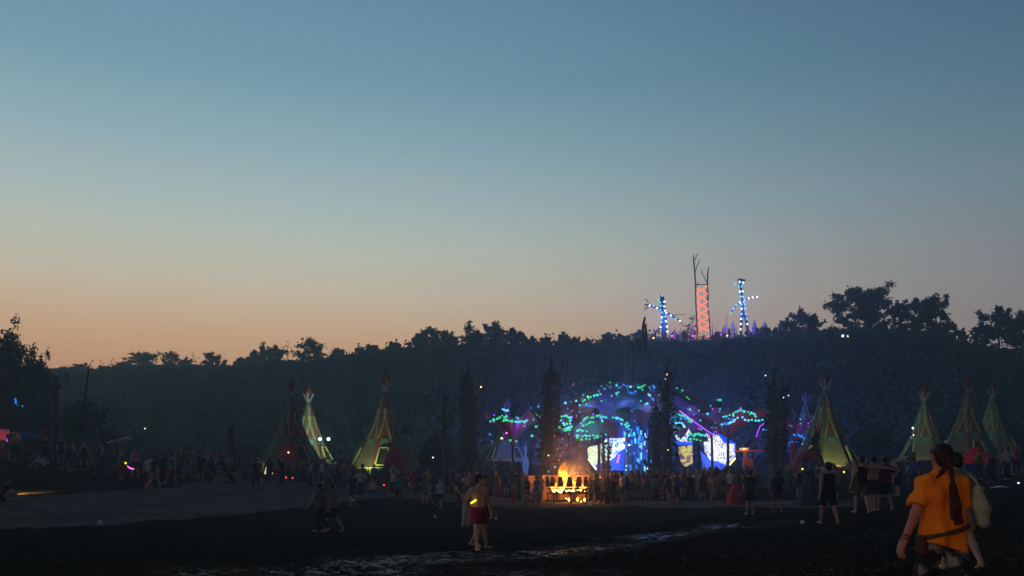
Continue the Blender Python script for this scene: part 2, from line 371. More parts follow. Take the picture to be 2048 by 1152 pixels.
def make_tree(name, base, h, w, seed, leaf=0.3, n_leaf=1200, bare=0.0, trunk_frac=0.3, lean=0.0, spread=1.0, parent=None, mi=0, clump=1.0, fill=0):
    rng = np.random.default_rng(seed); r = random.Random(seed)
    root = empty(name, base)
    tr = MB(); top = Vector((lean * h, 0, h * 0.86)); base0 = Vector((0, 0, -0.3))
    r0 = max(0.05, h * 0.022)
    tp = [base0.lerp(top, t) + Vector((r.uniform(-1, 1), r.uniform(-1, 1), 0)) * 0.02 * h for t in (0, .25, .5, .75, 1)]
    tr.tube(tp, [r0 * 1.3, r0, r0 * .75, r0 * .5, r0 * .2], 6)
    tips = []
    nl = int(9 + h * 0.8)
    for i in range(nl):
        t = trunk_frac + (1 - trunk_frac) * (i + 0.5) / nl
        p = base0.lerp(top, t * 0.95)
        ang = i * 2.4 + r.uniform(-.5, .5)
        prof = math.sin(min(1, (t - trunk_frac) / (1 - trunk_frac) * 0.93 + 0.12) * math.pi) ** 0.6 if bare < 0.5 else 0.8
        L = w * prof * r.uniform(0.65, 1.15) * spread
        up = (0.15 + 0.55 * t) * r.uniform(0.5, 1.3)
        q = p + Vector((math.cos(ang) * L, math.sin(ang) * L, L * up))
        m = p.lerp(q, 0.5) + Vector((0, 0, -0.06 * L))
        tr.tube([p, m, q], [r0 * .4 * (1.1 - t), r0 * .25 * (1.1 - t) + .008, .012 * max(1, h / 6)], 4, False)
        for k in range(5):
            u = r.uniform(0.35, 1.05); a2 = ang + r.uniform(-1.1, 1.1); l2 = L * r.uniform(0.2, 0.45)
            s = p.lerp(q, min(u, 1)); e = s + Vector((math.cos(a2) * l2, math.sin(a2) * l2, l2 * r.uniform(-0.1, 0.9)))
            tr.tube([s, e], [r0 * .12 + .006, .008 * max(1, h / 6)], 3, False)
            tips.append(e)
        tips.append(q)
    for _ in range(int(6 + h)):                      # twigs that stick out of the crown
        s = Vector(r.choice(tips)); d = (s - Vector((0, 0, h * .45))); d.z = abs(d.z) + .2 * h; d.normalize(); d += Vector((r.uniform(-.5, .5), r.uniform(-.5, .5), r.uniform(-.1, .5)))
        e = s + d * r.uniform(.08, .2) * h; tr.tube([s, e], [.02 + .002 * h, .012], 3, False)
        if n_leaf: tips.append(s.lerp(e, .7))
    tips.append(top + Vector((0, 0, h * .05))); tips.append(top + Vector((0.05 * w, 0, h * .1)))
    tr.build('trunk', M_BARK, root)
    if fill:                                          # inner sprays that close the crown
        for _ in range(int(34 * fill)):
            d = Vector((r.gauss(0, 1), r.gauss(0, 1), r.gauss(0, 1))).normalized() * r.uniform(.45, 1)
            tips.append(Vector((d.x * w * .8 + lean * h * .6, d.y * w * .8, h * .52 + d.z * h * .42)))
    if n_leaf > 0:
        T = np.array([tuple(t) for t in tips]); k = rng.integers(0, len(T), n_leaf)
        wgt = rng.uniform(0.55, 1.3, len(T))[k]
        c = T[k] + rng.normal(size=(n_leaf, 3)) * (np.array([w * .13, w * .13, h * .045]) * clump) * wgt[:, None]
        v, f = leaf_quads(c, leaf, rng)
        link('crown', np_mesh('crown', v, f, mats=[M_LEAF[mi % 3]]), root)
    return root

def ridge_spot(px, dy=0.0):
    Yr, zr = ridge(px); Yr = float(Yr) + dy
    x = (px - 1024) / F * Yr
    return Vector((x, Yr, gz(x, Yr)))
# skyline trees one can tell apart: photo column, row of the tip, half width in pixels, leaf amount 0..1
SKY = [(128, 733, 12, .8), (162, 728, 18, 1), (206, 733, 15, .35), (226, 717, 9, .12), (247, 722, 16, .9), (290, 704, 30, 1.3), (345, 702, 20, .8), (372, 714, 15, 1), (393, 705, 11, .08),
       (425, 704, 20, 1), (483, 714, 15, 1), (512, 700, 20, 1.1), (527, 683, 15, .7), (548, 690, 22, 1.1), (577, 682, 16, .12), (622, 676, 32, 1.2), (675, 694, 15, .6), (715, 690, 11, .4), (745, 690, 18, 1), (790, 684, 15, .8),
       (838, 670, 22, 1), (862, 651, 24, 1.1), (890, 662, 20, .8), (906, 672, 12, .6), (942, 641, 17, .6), (955, 661, 26, 1.2), (990, 643, 27, 1.1), (1020, 655, 26, 1.2), (1045, 666, 18, 1), (1064, 672, 11, .7),
       (1090, 673, 17, .9), (1127, 664, 18, 1), (1148, 674, 14, .9), (1176, 677, 10, .5), (1218, 664, 17, .9), (1240, 667, 14, .7), (1278, 661, 20, .8), (1575, 634, 16, .9), (1604, 614, 25, 1.1), (1628, 627, 15, .8),
       (1712, 575, 50, 1.7), (1750, 590, 34, 1.1), (1790, 603, 15, .5), (1828, 594, 32, 1.3), (1873, 588, 25, 1.5), (1897, 638, 14, .7), (1926, 655, 9, .5), (1960, 640, 18, .7), (1995, 612, 38, 1.5), (2044, 620, 26, 1), (1306, 669, 13, .8), (1349, 664, 12, .8), (1368, 660, 9, .6), (1436, 664, 13, .9), (1458, 658, 10, .7), (1512, 656, 14, .9), (1532, 650, 13, .9), (1550, 655, 12, .8)]
KIND = {0: 'round', 1: 'ragged', 2: 'spreading'}
def where_on_ridge(px):
    if px < 320: return 'low ridge at far left'
    if px < 470: return 'ridge left of its lowest gap'
    if px < 700: return 'ridge above the left tepees'
    if px < 830: return 'ridge above the lone tepee'
    if px < 1075: return 'tall ridge clump left of the stage'
    if px < 1300: return 'low ridge left of the glowing figures'
    if px < 1560: return 'ridge around the glowing figures'
    if px < 1650: return 'ridge right of the glowing figures'
    if px < 1780: return 'ridge above the big tepee'
    if px < 1910: return 'dense clump on the right ridge'
    return 'right end of the ridge'
ORD = ['first', 'second', 'third', 'fourth', 'fifth', 'sixth', 'seventh', 'eighth', 'ninth', 'tenth', 'eleventh', 'twelfth', 'thirteenth', 'fourteenth', 'fifteenth', 'sixteenth', 'seventeenth', 'eighteenth', 'nineteenth', 'twentieth']
_cnt = {}
for i, (px, top, hw, dn) in enumerate(SKY):
    b = ridge_spot(px, -2.0 + 3.0 * ((i * 37) % 10) / 10)
    htop = EYE + (HOR - top) / F * b.y - b.z
    w = hw / F * b.y
    big = px > 1650
    bare = dn < 0.2
    nl = int(dn * (900 if not big else 1500) * (0.5 + hw / 25))
    t = make_tree('bare_tree' if bare else 'ridge_tree', b, max(htop * 0.98, 1.5), w * 0.95, 100 + i, leaf=0.21 if not big else 0.2, n_leaf=int(nl * 1.7) if not bare else int(nl * .3), bare=1 if bare else 0,
                  trunk_frac=0.02 if not big else 0.22, lean=RNG.uniform(-.08, .08), mi=i, clump=0.8, fill=0.5 if big else (0 if dn < .5 else 1.2))
    wr = where_on_ridge(px); k = _cnt[wr] = _cnt.get(wr, 0) + 1
    size = 'tall' if htop > 8 else ('small' if htop < 4 else 'mid-sized')
    tag(t, f"{'bare' if bare else ('thin' if dn < .5 else 'leafy')} {size} tree, {ORD[k-1]} from left on {wr}", 'tree', 'trees along the skyline ridge')

# the wooded slope below the skyline reads as one mass
rng = np.random.default_rng(5)
cs = []
for _ in range(2600):
    px = rng.uniform(-350, 2400); Yr, zr = ridge(px); t = rng.uniform(0.05, 1.0) ** 0.8
    y = 88 + (float(Yr) - 88) * t; x = (px - 1024) / F * y
    hh = rng.uniform(1.6, 4.0) * min(1, max(0.22, (1.0 - t) * 3.2)); ww = rng.uniform(1.2, 2.4)
    z = gz(x, y); n = 85
    los = EYE + (float(zr) + 0.6 - EYE) * y / float(Yr)      # keep the slope's crowns below the crest line
    hh = min(hh, max(0.5, los - z))
    u = rng.normal(size=(n, 3)); u /= np.linalg.norm(u, axis=1)[:, None]; u *= rng.uniform(0.55, 1.05, (n, 1))
    cs.append(np.array([x, y, z + hh * .55]) + u * np.array([ww, ww, hh * .55]))
for px in np.arange(-300, 2400, 7.0):      # low scrub along the crest
    Yr, zr = ridge(px); y = float(Yr) + rng.uniform(-3, 1); x = (px - 1024) / F * y; hh = rng.uniform(0.3, 1.2) + 1.6 * rng.random() ** 5
    if 425 < px < 470: hh *= .4
    n = 45; u = rng.normal(size=(n, 3)) * np.array([.6, .6, hh * .45])
    cs.append(np.array([x, y, gz(x, y) + hh * .3]) + u)
v, f = leaf_quads(np.concatenate(cs), 0.33, rng)
mi = np.repeat(rng.integers(0, 3, len(cs)), [len(c) for c in cs])
tag(link('woodland', np_mesh('woodland', v, f, mats=M_LEAF, mi=mi)), 'dark unbroken woodland covering the hillside below the skyline', 'woodland', kind='stuff')

# trodden straw and torn grass lying on the mud: too small to pick apart
rng = np.random.default_rng(77); n = 14000
sy = 12.5 + 30 * rng.random(n) ** 1.6; sx = rng.uniform(-.66, .66, n) * sy
keep = fbm(sx * .25, sy * .25, 91, 3) + rng.uniform(-.1, .1, n) > .03; sx, sy = sx[keep], sy[keep]
c = np.stack([sx, sy, ground_z(sx, sy) + .03], 1); v, f = leaf_quads(c, .04, rng, .85)
tag(link('trodden_straw', np_mesh('trodden_straw', v, f, mats=[mat('straw', (.075, .058, .044), .9, .5, 1.5, spec=0), mat('torn_grass', (.016, .015, .009), .9, .5, 1.5, spec=0)], mi=rng.integers(0, 2, len(f)))), 'bits of straw and torn grass trodden into the mud', 'straw', kind='stuff')
# ------------------------------------------------------------------ people: one continuous surface per body, clothes as children
def surface_nets(f, org, h):
    s = f < 0; nx, ny, nz = f.shape
    cnt = np.zeros((nx - 1, ny - 1, nz - 1), np.float32); acc = np.zeros((nx - 1, ny - 1, nz - 1, 3), np.float32)
    cr = []
    for ax in range(3):
        a = [slice(None)] * 3; b = [slice(None)] * 3; a[ax] = slice(0, -1); b[ax] = slice(1, None)
        fa, fb = f[tuple(a)], f[tuple(b)]; c = s[tuple(a)] != s[tuple(b)]
        t = np.where(c, fa / np.where(c, fa - fb, 1), 0); cr.append(c)
        o = [i for i in range(3) if i != ax]
        for d0 in (0, 1):
            for d1 in (0, 1):
                sl = [slice(None)] * 3
                sl[o[0]] = slice(d0, f.shape[o[0]] - 1 + d0); sl[o[1]] = slice(d1, f.shape[o[1]] - 1 + d1)
                cc = c[tuple(sl)]; tt = t[tuple(sl)]
                cnt += cc; acc[..., ax] += tt; acc[..., o[0]] += cc * d0; acc[..., o[1]] += cc * d1
    m = cnt > 0; ids = -np.ones(cnt.shape, np.int64); ids[m] = np.arange(m.sum())
    ii = np.argwhere(m); v = (ii + acc[m] / cnt[m][:, None]) * h + org
    fs = []
    for ax in range(3):
        o = [i for i in range(3) if i != ax]; e = np.argwhere(cr[ax])
        ok = (e[:, o[0]] > 0) & (e[:, o[0]] < f.shape[o[0]] - 1) & (e[:, o[1]] > 0) & (e[:, o[1]] < f.shape[o[1]] - 1); e = e[ok]
        q = []
        for d0, d1 in ((-1, -1), (0, -1), (0, 0), (-1, 0)):
            k = e.copy(); k[:, o[0]] += d0; k[:, o[1]] += d1; q.append(ids[k[:, 0], k[:, 1], k[:, 2]])
        q = np.stack(q, 1); neg = s[e[:, 0], e[:, 1], e[:, 2]]
        flip = neg if ax != 1 else ~neg
        q[~flip] = q[~flip][:, ::-1]; fs.append(q)
    return v, np.concatenate(fs)
def sdf_mesh(name, prims, h, k=0.03, off=0.0, cuts=(), fold=0.0, seed=0):
    """prims: (a, b, ra, rb, flat) tapered capsules blended smoothly; cuts: (point, normal) half-spaces that are removed"""
    A = np.array([p[0] for p in prims], float); B = np.array([p[1] for p in prims], float)
    R = np.array([(p[2], p[3]) for p in prims], float) + off
    lo = np.minimum(A, B).min(0) - R.max() - k - 2 * h; hi = np.maximum(A, B).max(0) + R.max() + k + 2 * h
    n = np.ceil((hi - lo) / h).astype(int) + 1
    ax = [lo[i] + h * np.arange(n[i]) for i in range(3)]
    f = np.full(n, 1.0, np.float32)
    for i in range(len(A)):
        m = R[i].max() + 2.5 * k + 2 * h
        l = np.minimum(A[i], B[i]) - m; u = np.maximum(A[i], B[i]) + m
        s = tuple(slice(max(0, int((l[j] - lo[j]) / h)), min(n[j], int((u[j] - lo[j]) / h) + 2)) for j in range(3))
        g = np.stack(np.meshgrid(ax[0][s[0]], ax[1][s[1]], ax[2][s[2]], indexing='ij'), -1).astype(np.float32)
        ab = B[i] - A[i]; L2 = max(ab @ ab, 1e-9)
        tr = ((g - A[i]) @ ab) / L2; t = np.clip(tr, 0, 1)
        d = np.linalg.norm(g - (A[i] + t[..., None] * ab), axis=-1) - (R[i, 0] + (R[i, 1] - R[i, 0]) * t)
        if len(prims[i]) > 4 and prims[i][4]: d = np.maximum(d, (tr - 1) * math.sqrt(L2))
        c = f[s]; hh = np.clip(0.5 + 0.5 * (c - d) / k, 0, 1)
        f[s] = np.where(c > 0.9, np.minimum(c, d), c * (1 - hh) + d * hh - k * hh * (1 - hh))
    if fold or cuts:
        g = np.stack(np.meshgrid(*ax, indexing='ij'), -1)
        if fold: f = f + fold * (vnoise(g[..., 0] * 14, g[..., 1] * 14, g[..., 2] * 7, seed) - 0.5).astype(np.float32)
        for p, nn in cuts:
            wob = 0.012 * (vnoise(g[..., 0] * 12, g[..., 1] * 12, g[..., 2] * 3, 5) - 0.5)
            f = np.maximum(f, ((g - np.array(p)) @ np.array(nn) + wob).astype(np.float32))
    v, q = surface_nets(f, lo, h)
    return np_mesh(name, v, q, smooth=True)

def V3(*a): return np.array(a, float)
def rotz(v, a): c, s = math.cos(a), math.sin(a); return V3(v[0] * c - v[1] * s, v[0] * s + v[1] * c, v[2])
class Body:
    """a posed figure facing +Y, feet at z = 0; angles in degrees"""
    def __init__(s, legs=((0, 3, 0), (0, 3, 0)), arms=((5, 10, 15), (5, 10, 15)), lean=0, head=(0, 0), fem=False, height=1.75, seat=False, twist=0, fat=1.0, shoulder=None):
        D = math.radians; s.fem = fem; sc = height / 1.75; s.sc = sc
        u = V3(0, math.sin(D(lean)), math.cos(D(lean))); fw = V3(0, math.cos(D(lean)), -math.sin(D(lean)))
        s.u, s.fw = u, fw
        hipw = .10 if fem else .092; shw = shoulder or (.16 if fem else .185)
        s.pel = V3(0, 0, 0.93); s.legs = []; s.arms = []
        for i, sg in enumerate((-1, 1)):
            f, o, kb = legs[i]
            hip = s.pel + V3(sg * hipw, 0, -.03)
            d = V3(sg * math.sin(D(o)), math.sin(D(f)) * math.cos(D(o)), -math.cos(D(f)) * math.cos(D(o))); knee = hip + d * .43
            f2 = f - kb; d2 = V3(sg * math.sin(D(o)) * .5, math.sin(D(f2)), -math.cos(D(f2))); d2 /= np.linalg.norm(d2); ank = knee + d2 * .41
            tip = D(min(40, max(0, kb - f) * .6)); toe = ank + V3(sg * .03, .17 * math.cos(tip), -.05 - .15 * math.sin(tip))
            s.legs.append((hip, knee, ank, toe))
        tw = D(twist)
        s.chest = s.pel + u * .36; s.neck = s.pel + u * .53
        for i, sg in enumerate((-1, 1)):
            a = arms[i]; f, o, eb = a[:3]; inw = a[3] if len(a) > 3 else 0
            sh = s.pel + u * .455 + rotz(V3(sg * shw, 0, 0), tw)
            d = V3(sg * math.sin(D(o)), math.sin(D(f)) * math.cos(D(o)), -math.cos(D(f)) * math.cos(D(o))); el = sh + rotz(d, tw) * .29
            f2 = f + eb; o2 = o - inw; d2 = V3(sg * math.sin(D(o2)), math.sin(D(f2)) * math.cos(D(o2)), -math.cos(D(f2)) * math.cos(D(o2))); wr = el + rotz(d2, tw) * .25
            s.arms.append((sh, el, wr, rotz(d2, tw)))
        yaw, nod = D(head[0]), D(head[1]); s.yaw = yaw
        hu = u * math.cos(nod) + fw * math.sin(nod); s.hu = hu
        s.hd = s.neck + hu * .155; s.hf = rotz(fw * math.cos(nod) - u * math.sin(nod), -yaw); s.hx = np.cross(s.hf, hu)
        lows = [l[2][2] - .085 for l in s.legs] + [l[3][2] - .03 for l in s.legs] + ([s.pel[2] - .11] if seat else [])
        s.dz = -min(lows); s.fat = fat; s.sh_w = shw
        for nme in ('pel', 'chest', 'neck', 'hd'): setattr(s, nme, getattr(s, nme) + V3(0, 0, s.dz))
        s.legs = [tuple(p + V3(0, 0, s.dz) for p in l) for l in s.legs]
        s.arms = [tuple(p + V3(0, 0, s.dz) for p in a[:3]) + (a[3],) for a in s.arms]
        s.tw = tw
    def X(s, x): return rotz(V3(x, 0, 0), s.tw)
    def torso(s):
        u, p, ft = s.u, s.pel, s.fat; w = .085 if s.fem else .10
        hx = .085 if s.fem else .072
        r = [(p + V3(-hx, 0, 0), p + V3(hx, 0, 0), .108 * ft, .108 * ft), (p + u * .18 + V3(-.05, 0, 0), p + u * .18 + V3(.05, 0, 0), .092 * ft, .092 * ft),
             (p + u * .36 + s.X(-w), p + u * .36 + s.X(w), .108 * ft, .108 * ft), (p + u * .44 + s.X(-s.sh_w + .04), p + u * .44 + s.X(s.sh_w - .04), .056, .056)]
        for sg in (-1, 1): r.append((p + u * .51 + s.X(sg * .02), p + u * .462 + s.X(sg * (s.sh_w - .05)), .046, .042))
        for sg in (-1, 1):
            r.append((p + V3(sg * .06, 0, 0), p + u * .36 + s.X(sg * .075), .095 * ft, .10 * ft))
            if s.fem: r.append((p + u * .34 + s.fw * .075 + s.X(sg * .07), p + u * .34 + s.fw * .08 + s.X(sg * .07), .06, .06))
        return r
    def armp(s, i, frac=1.0, grow=0.0, flat=False):
        sh, el, wr, d = s.arms[i]; k = .85 if s.fem else 1
        if frac <= 1: return [(sh, sh + (el - sh) * frac, .056 * k, .046 * k + grow, flat)]
        return [(sh, el, .056 * k, .044 * k), (el, wr, .044 * k, .03 * k)]
    def legp(s, i, t=1.0, r0=.085, r1=.056, grow=0.0, flat=True):
        hip, knee, ank, toe = s.legs[i]
        return [(hip, hip + (knee - hip) * t, r0, r0 + (r1 - r0) * t + grow, flat)]
    def prims(s, fingers=False):
        r = s.torso(); hf, hu, hx = s.hf, s.hu, s.hx; k = .85 if s.fem else 1
        r.append((s.neck - s.u * .06, s.hd - hu * .05, .056 * k, .052 * k))
        r.append((s.hd - hf * .028 + hu * .035, s.hd + hf * .022 + hu * .03, .080, .078))           # skull
        r.append((s.hd + hf * .03 + hu * .0, s.hd + hf * .055 - hu * .078, .062, .040))                # jaw
        r.append((s.hd + hf * .092 + hu * .015, s.hd + hf * .108 - hu * .02, .009, .015))             # nose
        for sg in (-1, 1): r.append((s.hd + hx * sg * .078 + hu * .02, s.hd + hx * sg * .08 - hu * .015, .016, .012))  # ears
        for i, sg in enumerate((-1, 1)):
            hip, knee, ank, toe = s.legs[i]; ft = s.fat
            r += [(hip, knee, .085 * ft, .056), (knee, knee + (ank - knee) * .35, .056, .056), (knee + (ank - knee) * .35, ank, .056, .037), (ank - V3(0, .03, .045), ank - V3(0, 0, .04), .036, .036), (ank - V3(0, .02, .04), toe, .04, .028)]
            r += s.armp(i, 2)
            sh, el, wr, d = s.arms[i]
            side = np.cross(d, s.u); side = side / (np.linalg.norm(side) + 1e-6)
            nrm = np.cross(side, d)
            if not fingers:
                r += [(wr, wr + d * .09, .034, .03), (wr + d * .09, wr + d * .16 + nrm * .02, .028, .018)]
            else:
                fwd = s.fw - d * (s.fw @ d); fwd = fwd / (np.linalg.norm(fwd) + 1e-6)         # palm faces the thigh, thumb forward
                inn = V3(-sg, 0, 0); inn = inn - d * (inn @ d) - fwd * (inn @ fwd); inn /= np.linalg.norm(inn) + 1e-6
                r += [(wr, wr + d * .03, .028, .026)]
                for j in range(4):
                    o = fwd * (.033 - .022 * j); L = (.036, .041, .038, .03)[j]
                    b0 = wr + d * .075 + o
                    r.append((wr + d * .015 + o * .6, b0, .017, .014))
                    b1 = b0 + d * L + inn * .010; b2 = b1 + d * L * .65 + inn * .022; b3 = b2 + d * L * .3 + inn * .022
                    r += [(b0, b1, .0125, .011), (b1, b2, .011, .010), (b2, b3, .010, .0085)]
                t0 = wr + d * .03 + fwd * .03; t1 = t0 + d * .03 + fwd * .025 + inn * .01; t2 = t1 + d * .032 + fwd * .008 + inn * .012
                r += [(t0, t1, .015, .0125), (t1, t2, .0125, .010)]
        return r
    # ---- garments
    def g_tshirt(s, long=.06, sl=.62):
        r = [(a, b, ra, rb) for a, b, ra, rb in s.torso()]; p = s.pel
        r += [(p + V3(-.07, 0, 0), p + V3(-.075, 0, -long), .112, .118), (p + V3(.07, 0, 0), p + V3(.075, 0, -long), .112, .118)]
        for i in (0, 1): r += s.armp(i, sl, .022, True)
        return r, [(p - V3(0, 0, long), (0, 0, -1))], .018
    def g_tank(s):
        p = s.pel
        return s.torso() + [(p + V3(-.07, 0, 0), p + V3(-.075, 0, -.08), .112, .118), (p + V3(.07, 0, 0), p + V3(.075, 0, -.08), .112, .118)], [(p - V3(0, 0, .07), (0, 0, -1)), (s.neck - s.u * .035, tuple(s.u))] + [(s.pel + s.u * .4 + s.X(sg * (s.sh_w - .02)), tuple(s.X(sg))) for sg in (-1, 1)], .014
    def g_shorts(s, t=.85):
        p = s.pel; r = [(p + V3(-.075, 0, 0), p + V3(.075, 0, 0), .108 * s.fat, .108 * s.fat)]
        for i in (0, 1): r += s.legp(i, t, .086 * s.fat, .066, .014)
        return r, [(p + s.u * .07, tuple(s.u))], .018
    def g_trousers(s):
        r, c, o = s.g_shorts(1.0); r = r[:1]
        for i in (0, 1):
            hip, knee, ank, toe = s.legs[i]
            r += [(hip, knee, .086, .062), (knee, knee + (ank - knee) * .92, .062, .058, True)]
        return r, c, o
    def g_dress(s, l=.45):
        p = s.pel; k = [(a + b) / 2 for a, b in zip(s.legs[0][1], s.legs[1][1])]
        return s.torso() + [(p, V3(*k) * .8 + p * .2, .13, .20, True)], [(s.neck - s.u * .05, tuple(s.u))], .016
    def g_hair(s, long=False):
        hd, hu, hf = s.hd, s.hu, s.hf
        r = [(hd - hf * .028 + hu * .042, hd + hf * .022 + hu * .042, .092, .088), (hd - hf * .04 - hu * .03, hd - hf * .035 + hu * .03, .074, .084)]
        if long: r += [(hd - hf * .05, s.neck - hf * .09 - s.u * .12, .08, .05)]
        return r, [(hd + hf * .062 + hu * .06, tuple(hf * .88 - hu * .48))], .004
    def g_cap(s):
        hd, hu, hf = s.hd, s.hu, s.hf
        return [(hd - hf * .01 + hu * .05, hd + hf * .01 + hu * .05, .10, .095), (hd + hf * .08 + hu * .06, hd + hf * .14 + hu * .055, .03, .03)], [(hd + hu * .04, tuple(-hu))], .006

POSES = {
 'stand': dict(), 'stand2': dict(legs=((4, 7, 6), (-3, 5, 2)), arms=((12, 14, 35), (-6, 12, 12)), head=(25, 4)),
 'walk': dict(legs=((22, 2, 8), (-18, 2, 18)), arms=((-20, 9, 12), (22, 9, 25)), lean=4), 'walk2': dict(legs=((-20, 2, 22), (20, 2, 6)), arms=((20, 8, 22), (-18, 9, 14)), lean=4),
 'hips': dict(arms=((-12, 42, 70, 75), (-12, 42, 70, 75))), 'fold': dict(arms=((28, 12, 95, 55), (28, 12, 95, 55))),
 'dance': dict(legs=((14, 8, 26), (-6, 6, 10)), arms=((70, 30, 70), (20, 25, 80)), lean=8, head=(-20, 6)), 'up': dict(arms=((150, 18, 30), (15, 14, 30)), legs=((6, 8, 6), (-4, 6, 2))),
 'phone': dict(arms=((48, 8, 75, 25), (5, 10, 15)), head=(0, 18)), 'look': dict(arms=((5, 12, 10), (40, 10, 80, 20)), head=(-50, 0)),
 'sit': dict(seat=True, legs=((135, 8, 85), (135, 10, 85)), arms=((40, 12, 50), (40, 12, 50)), lean=14), 'sit2': dict(seat=True, legs=((96, 14, 12), (130, 10, 80)), arms=((34, 14, 60, 20), (30, 14, 60, 20)), lean=18, head=(30, 8)),
 'lie': dict(seat=True, legs=((88, 5, 5), (86, 5, 14)), arms=((-60, 10, 20), (-60, 10, 20)), lean=-55),
}
_bodies = {}; _meshes = {}
def get_body(pose, fem=False):
    k = (pose, fem)
    if k not in _bodies: _bodies[k] = Body(fem=fem, **POSES[pose])
    return _bodies[k]
def get_mesh(pose, fem, part, h=0.03):
    k = (pose, fem, part, h)
    if k in _meshes: return _meshes[k]
    b = get_body(pose, fem)
    if part == 'body': me = sdf_mesh('body', b.prims(), h, 0.03)
    else:
        r, c, o = {'tshirt': b.g_tshirt, 'tank': b.g_tank, 'shorts': b.g_shorts, 'trousers': b.g_trousers, 'dress': b.g_dress, 'hair': b.g_hair, 'long_hair': lambda: b.g_hair(True), 'cap': b.g_cap}[part]()
        me = sdf_mesh(part, r, h * .9, 0.03, o, c)
    me.materials.append(None)
    _meshes[k] = me
    return me
SKIN = [mat('skin_light', (0.36, 0.20, 0.14), 0.55, 0.12, 8, spec=.4), mat('skin_tan', (0.28, 0.15, 0.10), 0.55, 0.12, 8, spec=.4), mat('skin_brown', (0.17, 0.09, 0.06), 0.55, 0.12, 8, spec=.4)]
HAIR = [mat('hair_black', (0.012, 0.010, 0.010), 0.5, .4, 30, .3), mat('hair_brown', (0.045, 0.025, 0.015), 0.5, .4, 30, .3), mat('hair_fair', (0.18, 0.11, 0.05), 0.5, .4, 30, .3)]
CLOTH = {'black': (.012, .012, .014), 'dark grey': (.05, .05, .055), 'grey': (.16, .16, .17), 'white': (.42, .42, .43), 'navy': (.015, .022, .06), 'blue': (.04, .10, .28), 'red': (.26, .012, .03),
         'maroon': (.11, .02, .025), 'green': (.05, .16, .07), 'olive': (.09, .09, .04), 'khaki': (.27, .22, .14), 'pink': (.5, .2, .28), 'teal': (.04, .2, .2), 'brown': (.10, .055, .03), 'purple': (.14, .05, .22), 'orange': (.55, .2, .04), 'yellow': (.85, .23, .01)}
def cloth(c): return mat('cloth_' + c.replace(' ', '_'), tuple(q * (1 if c in ('yellow', 'red') else .72) for q in CLOTH[c]), 0.9, 0.22, 9, 0.25, spec=.15)
def set_mat(o, m):
    o.material_slots[0].link = 'OBJECT'; o.material_slots[0].material = m
def person(pose, loc, rz, fem=False, top=None, low=None, hair='hair', skin=0, hairc=0, scale=1.0, h=0.03, low_kind='shorts', top_kind='tshirt', capc=None):
    o = bpy.data.objects.new('person', get_mesh(pose, fem, 'body', h)); COL.objects.link(o)
    o.location = loc; o.rotation_euler = (0, 0, rz); o.scale = (scale,) * 3; set_mat(o, SKIN[skin])
    def ch(part, m, nm=None):
        c = bpy.data.objects.new(nm or part, get_mesh(pose, fem, part, h)); COL.objects.link(c); c.parent = o; set_mat(c, m); return c
    if hair: ch(hair, HAIR[hairc], 'hair')
    if capc: ch('cap', cloth(capc))
    if top: ch(top_kind, cloth(top), {'tshirt': 'shirt', 'tank': 'vest', 'dress': 'dress'}[top_kind])
    if low: ch(low_kind, cloth(low))
    return o
# ------------------------------------------------------------------ shared bits
def ico(r, sub=1):
    t = (1 + 5 ** .5) / 2
    v = [Vector(p).normalized() for p in ((-1, t, 0), (1, t, 0), (-1, -t, 0), (1, -t, 0), (0, -1, t), (0, 1, t), (0, -1, -t), (0, 1, -t), (t, 0, -1), (t, 0, 1), (-t, 0, -1), (-t, 0, 1))]
    f = [(0, 11, 5), (0, 5, 1), (0, 1, 7), (0, 7, 10), (0, 10, 11), (1, 5, 9), (5, 11, 4), (11, 10, 2), (10, 7, 6), (7, 1, 8), (3, 9, 4), (3, 4, 2), (3, 2, 6), (3, 6, 8), (3, 8, 9), (4, 9, 5), (2, 4, 11), (6, 2, 10), (8, 6, 7), (9, 8, 1)]
    for _ in range(sub - 1):
        nf = []
        for a, b, c in f:
            i = len(v); v += [(v[a] + v[b]).normalized(), (v[b] + v[c]).normalized(), (v[c] + v[a]).normalized()]
            nf += [(a, i, i + 2), (b, i + 1, i), (c, i + 2, i + 1), (i, i + 1, i + 2)]
        f = nf
    me = bpy.data.meshes.new('bulb'); me.from_pydata([p * r for p in v], [], f); me.update()
    me.polygons.foreach_set('use_smooth', np.ones(len(f), bool)); me.materials.append(None)
    return me
BULB = ico(1.0, 1)
LED = {'cyan': glow('led_cyan', (0.05, 0.72, 0.82), 1.25), 'aqua': glow('led_aqua', (0.04, 0.80, 0.42), 1.15), 'green': glow('led_green', (0.03, 0.75, 0.2), 1.0), 'blue': glow('led_blue', (0.015, 0.22, 0.9), 1.1), 'dimblue': glow('led_dimblue', (0.015, 0.12, 0.5), 0.6),
       'dim': glow('led_dim', (0.02, 0.3, 0.26), 0.5), 'white': glow('led_white', (0.65, 0.85, 1.0), 2.5), 'sky': glow('led_sky', (0.15, 0.6, 1.0), 1.5), 'violet': glow('led_violet', (0.35, 0.04, 1.0), 2.0), 'magenta': glow('led_magenta', (1.0, 0.1, 0.75), 2.4), 'red': glow('led_red', (1.0, 0.04, 0.05), 2.5),
       'warm': glow('led_warm', (1.0, 0.6, 0.2), 3.5), 'yellow': glow('led_yellow', (0.9, 0.8, 0.03), 1.8), 'pale': glow('led_pale', (0.75, 0.9, 0.6), 2.0), 'orange': glow('led_orange', (1.0, 0.25, 0.05), 2.0)}
def bulb(parent, loc, r, c, name='led_bulb'):
    o = bpy.data.objects.new(name, BULB); COL.objects.link(o); o.parent = parent; o.location = loc; o.scale = (r, r, r); set_mat(o, LED[c]); return o
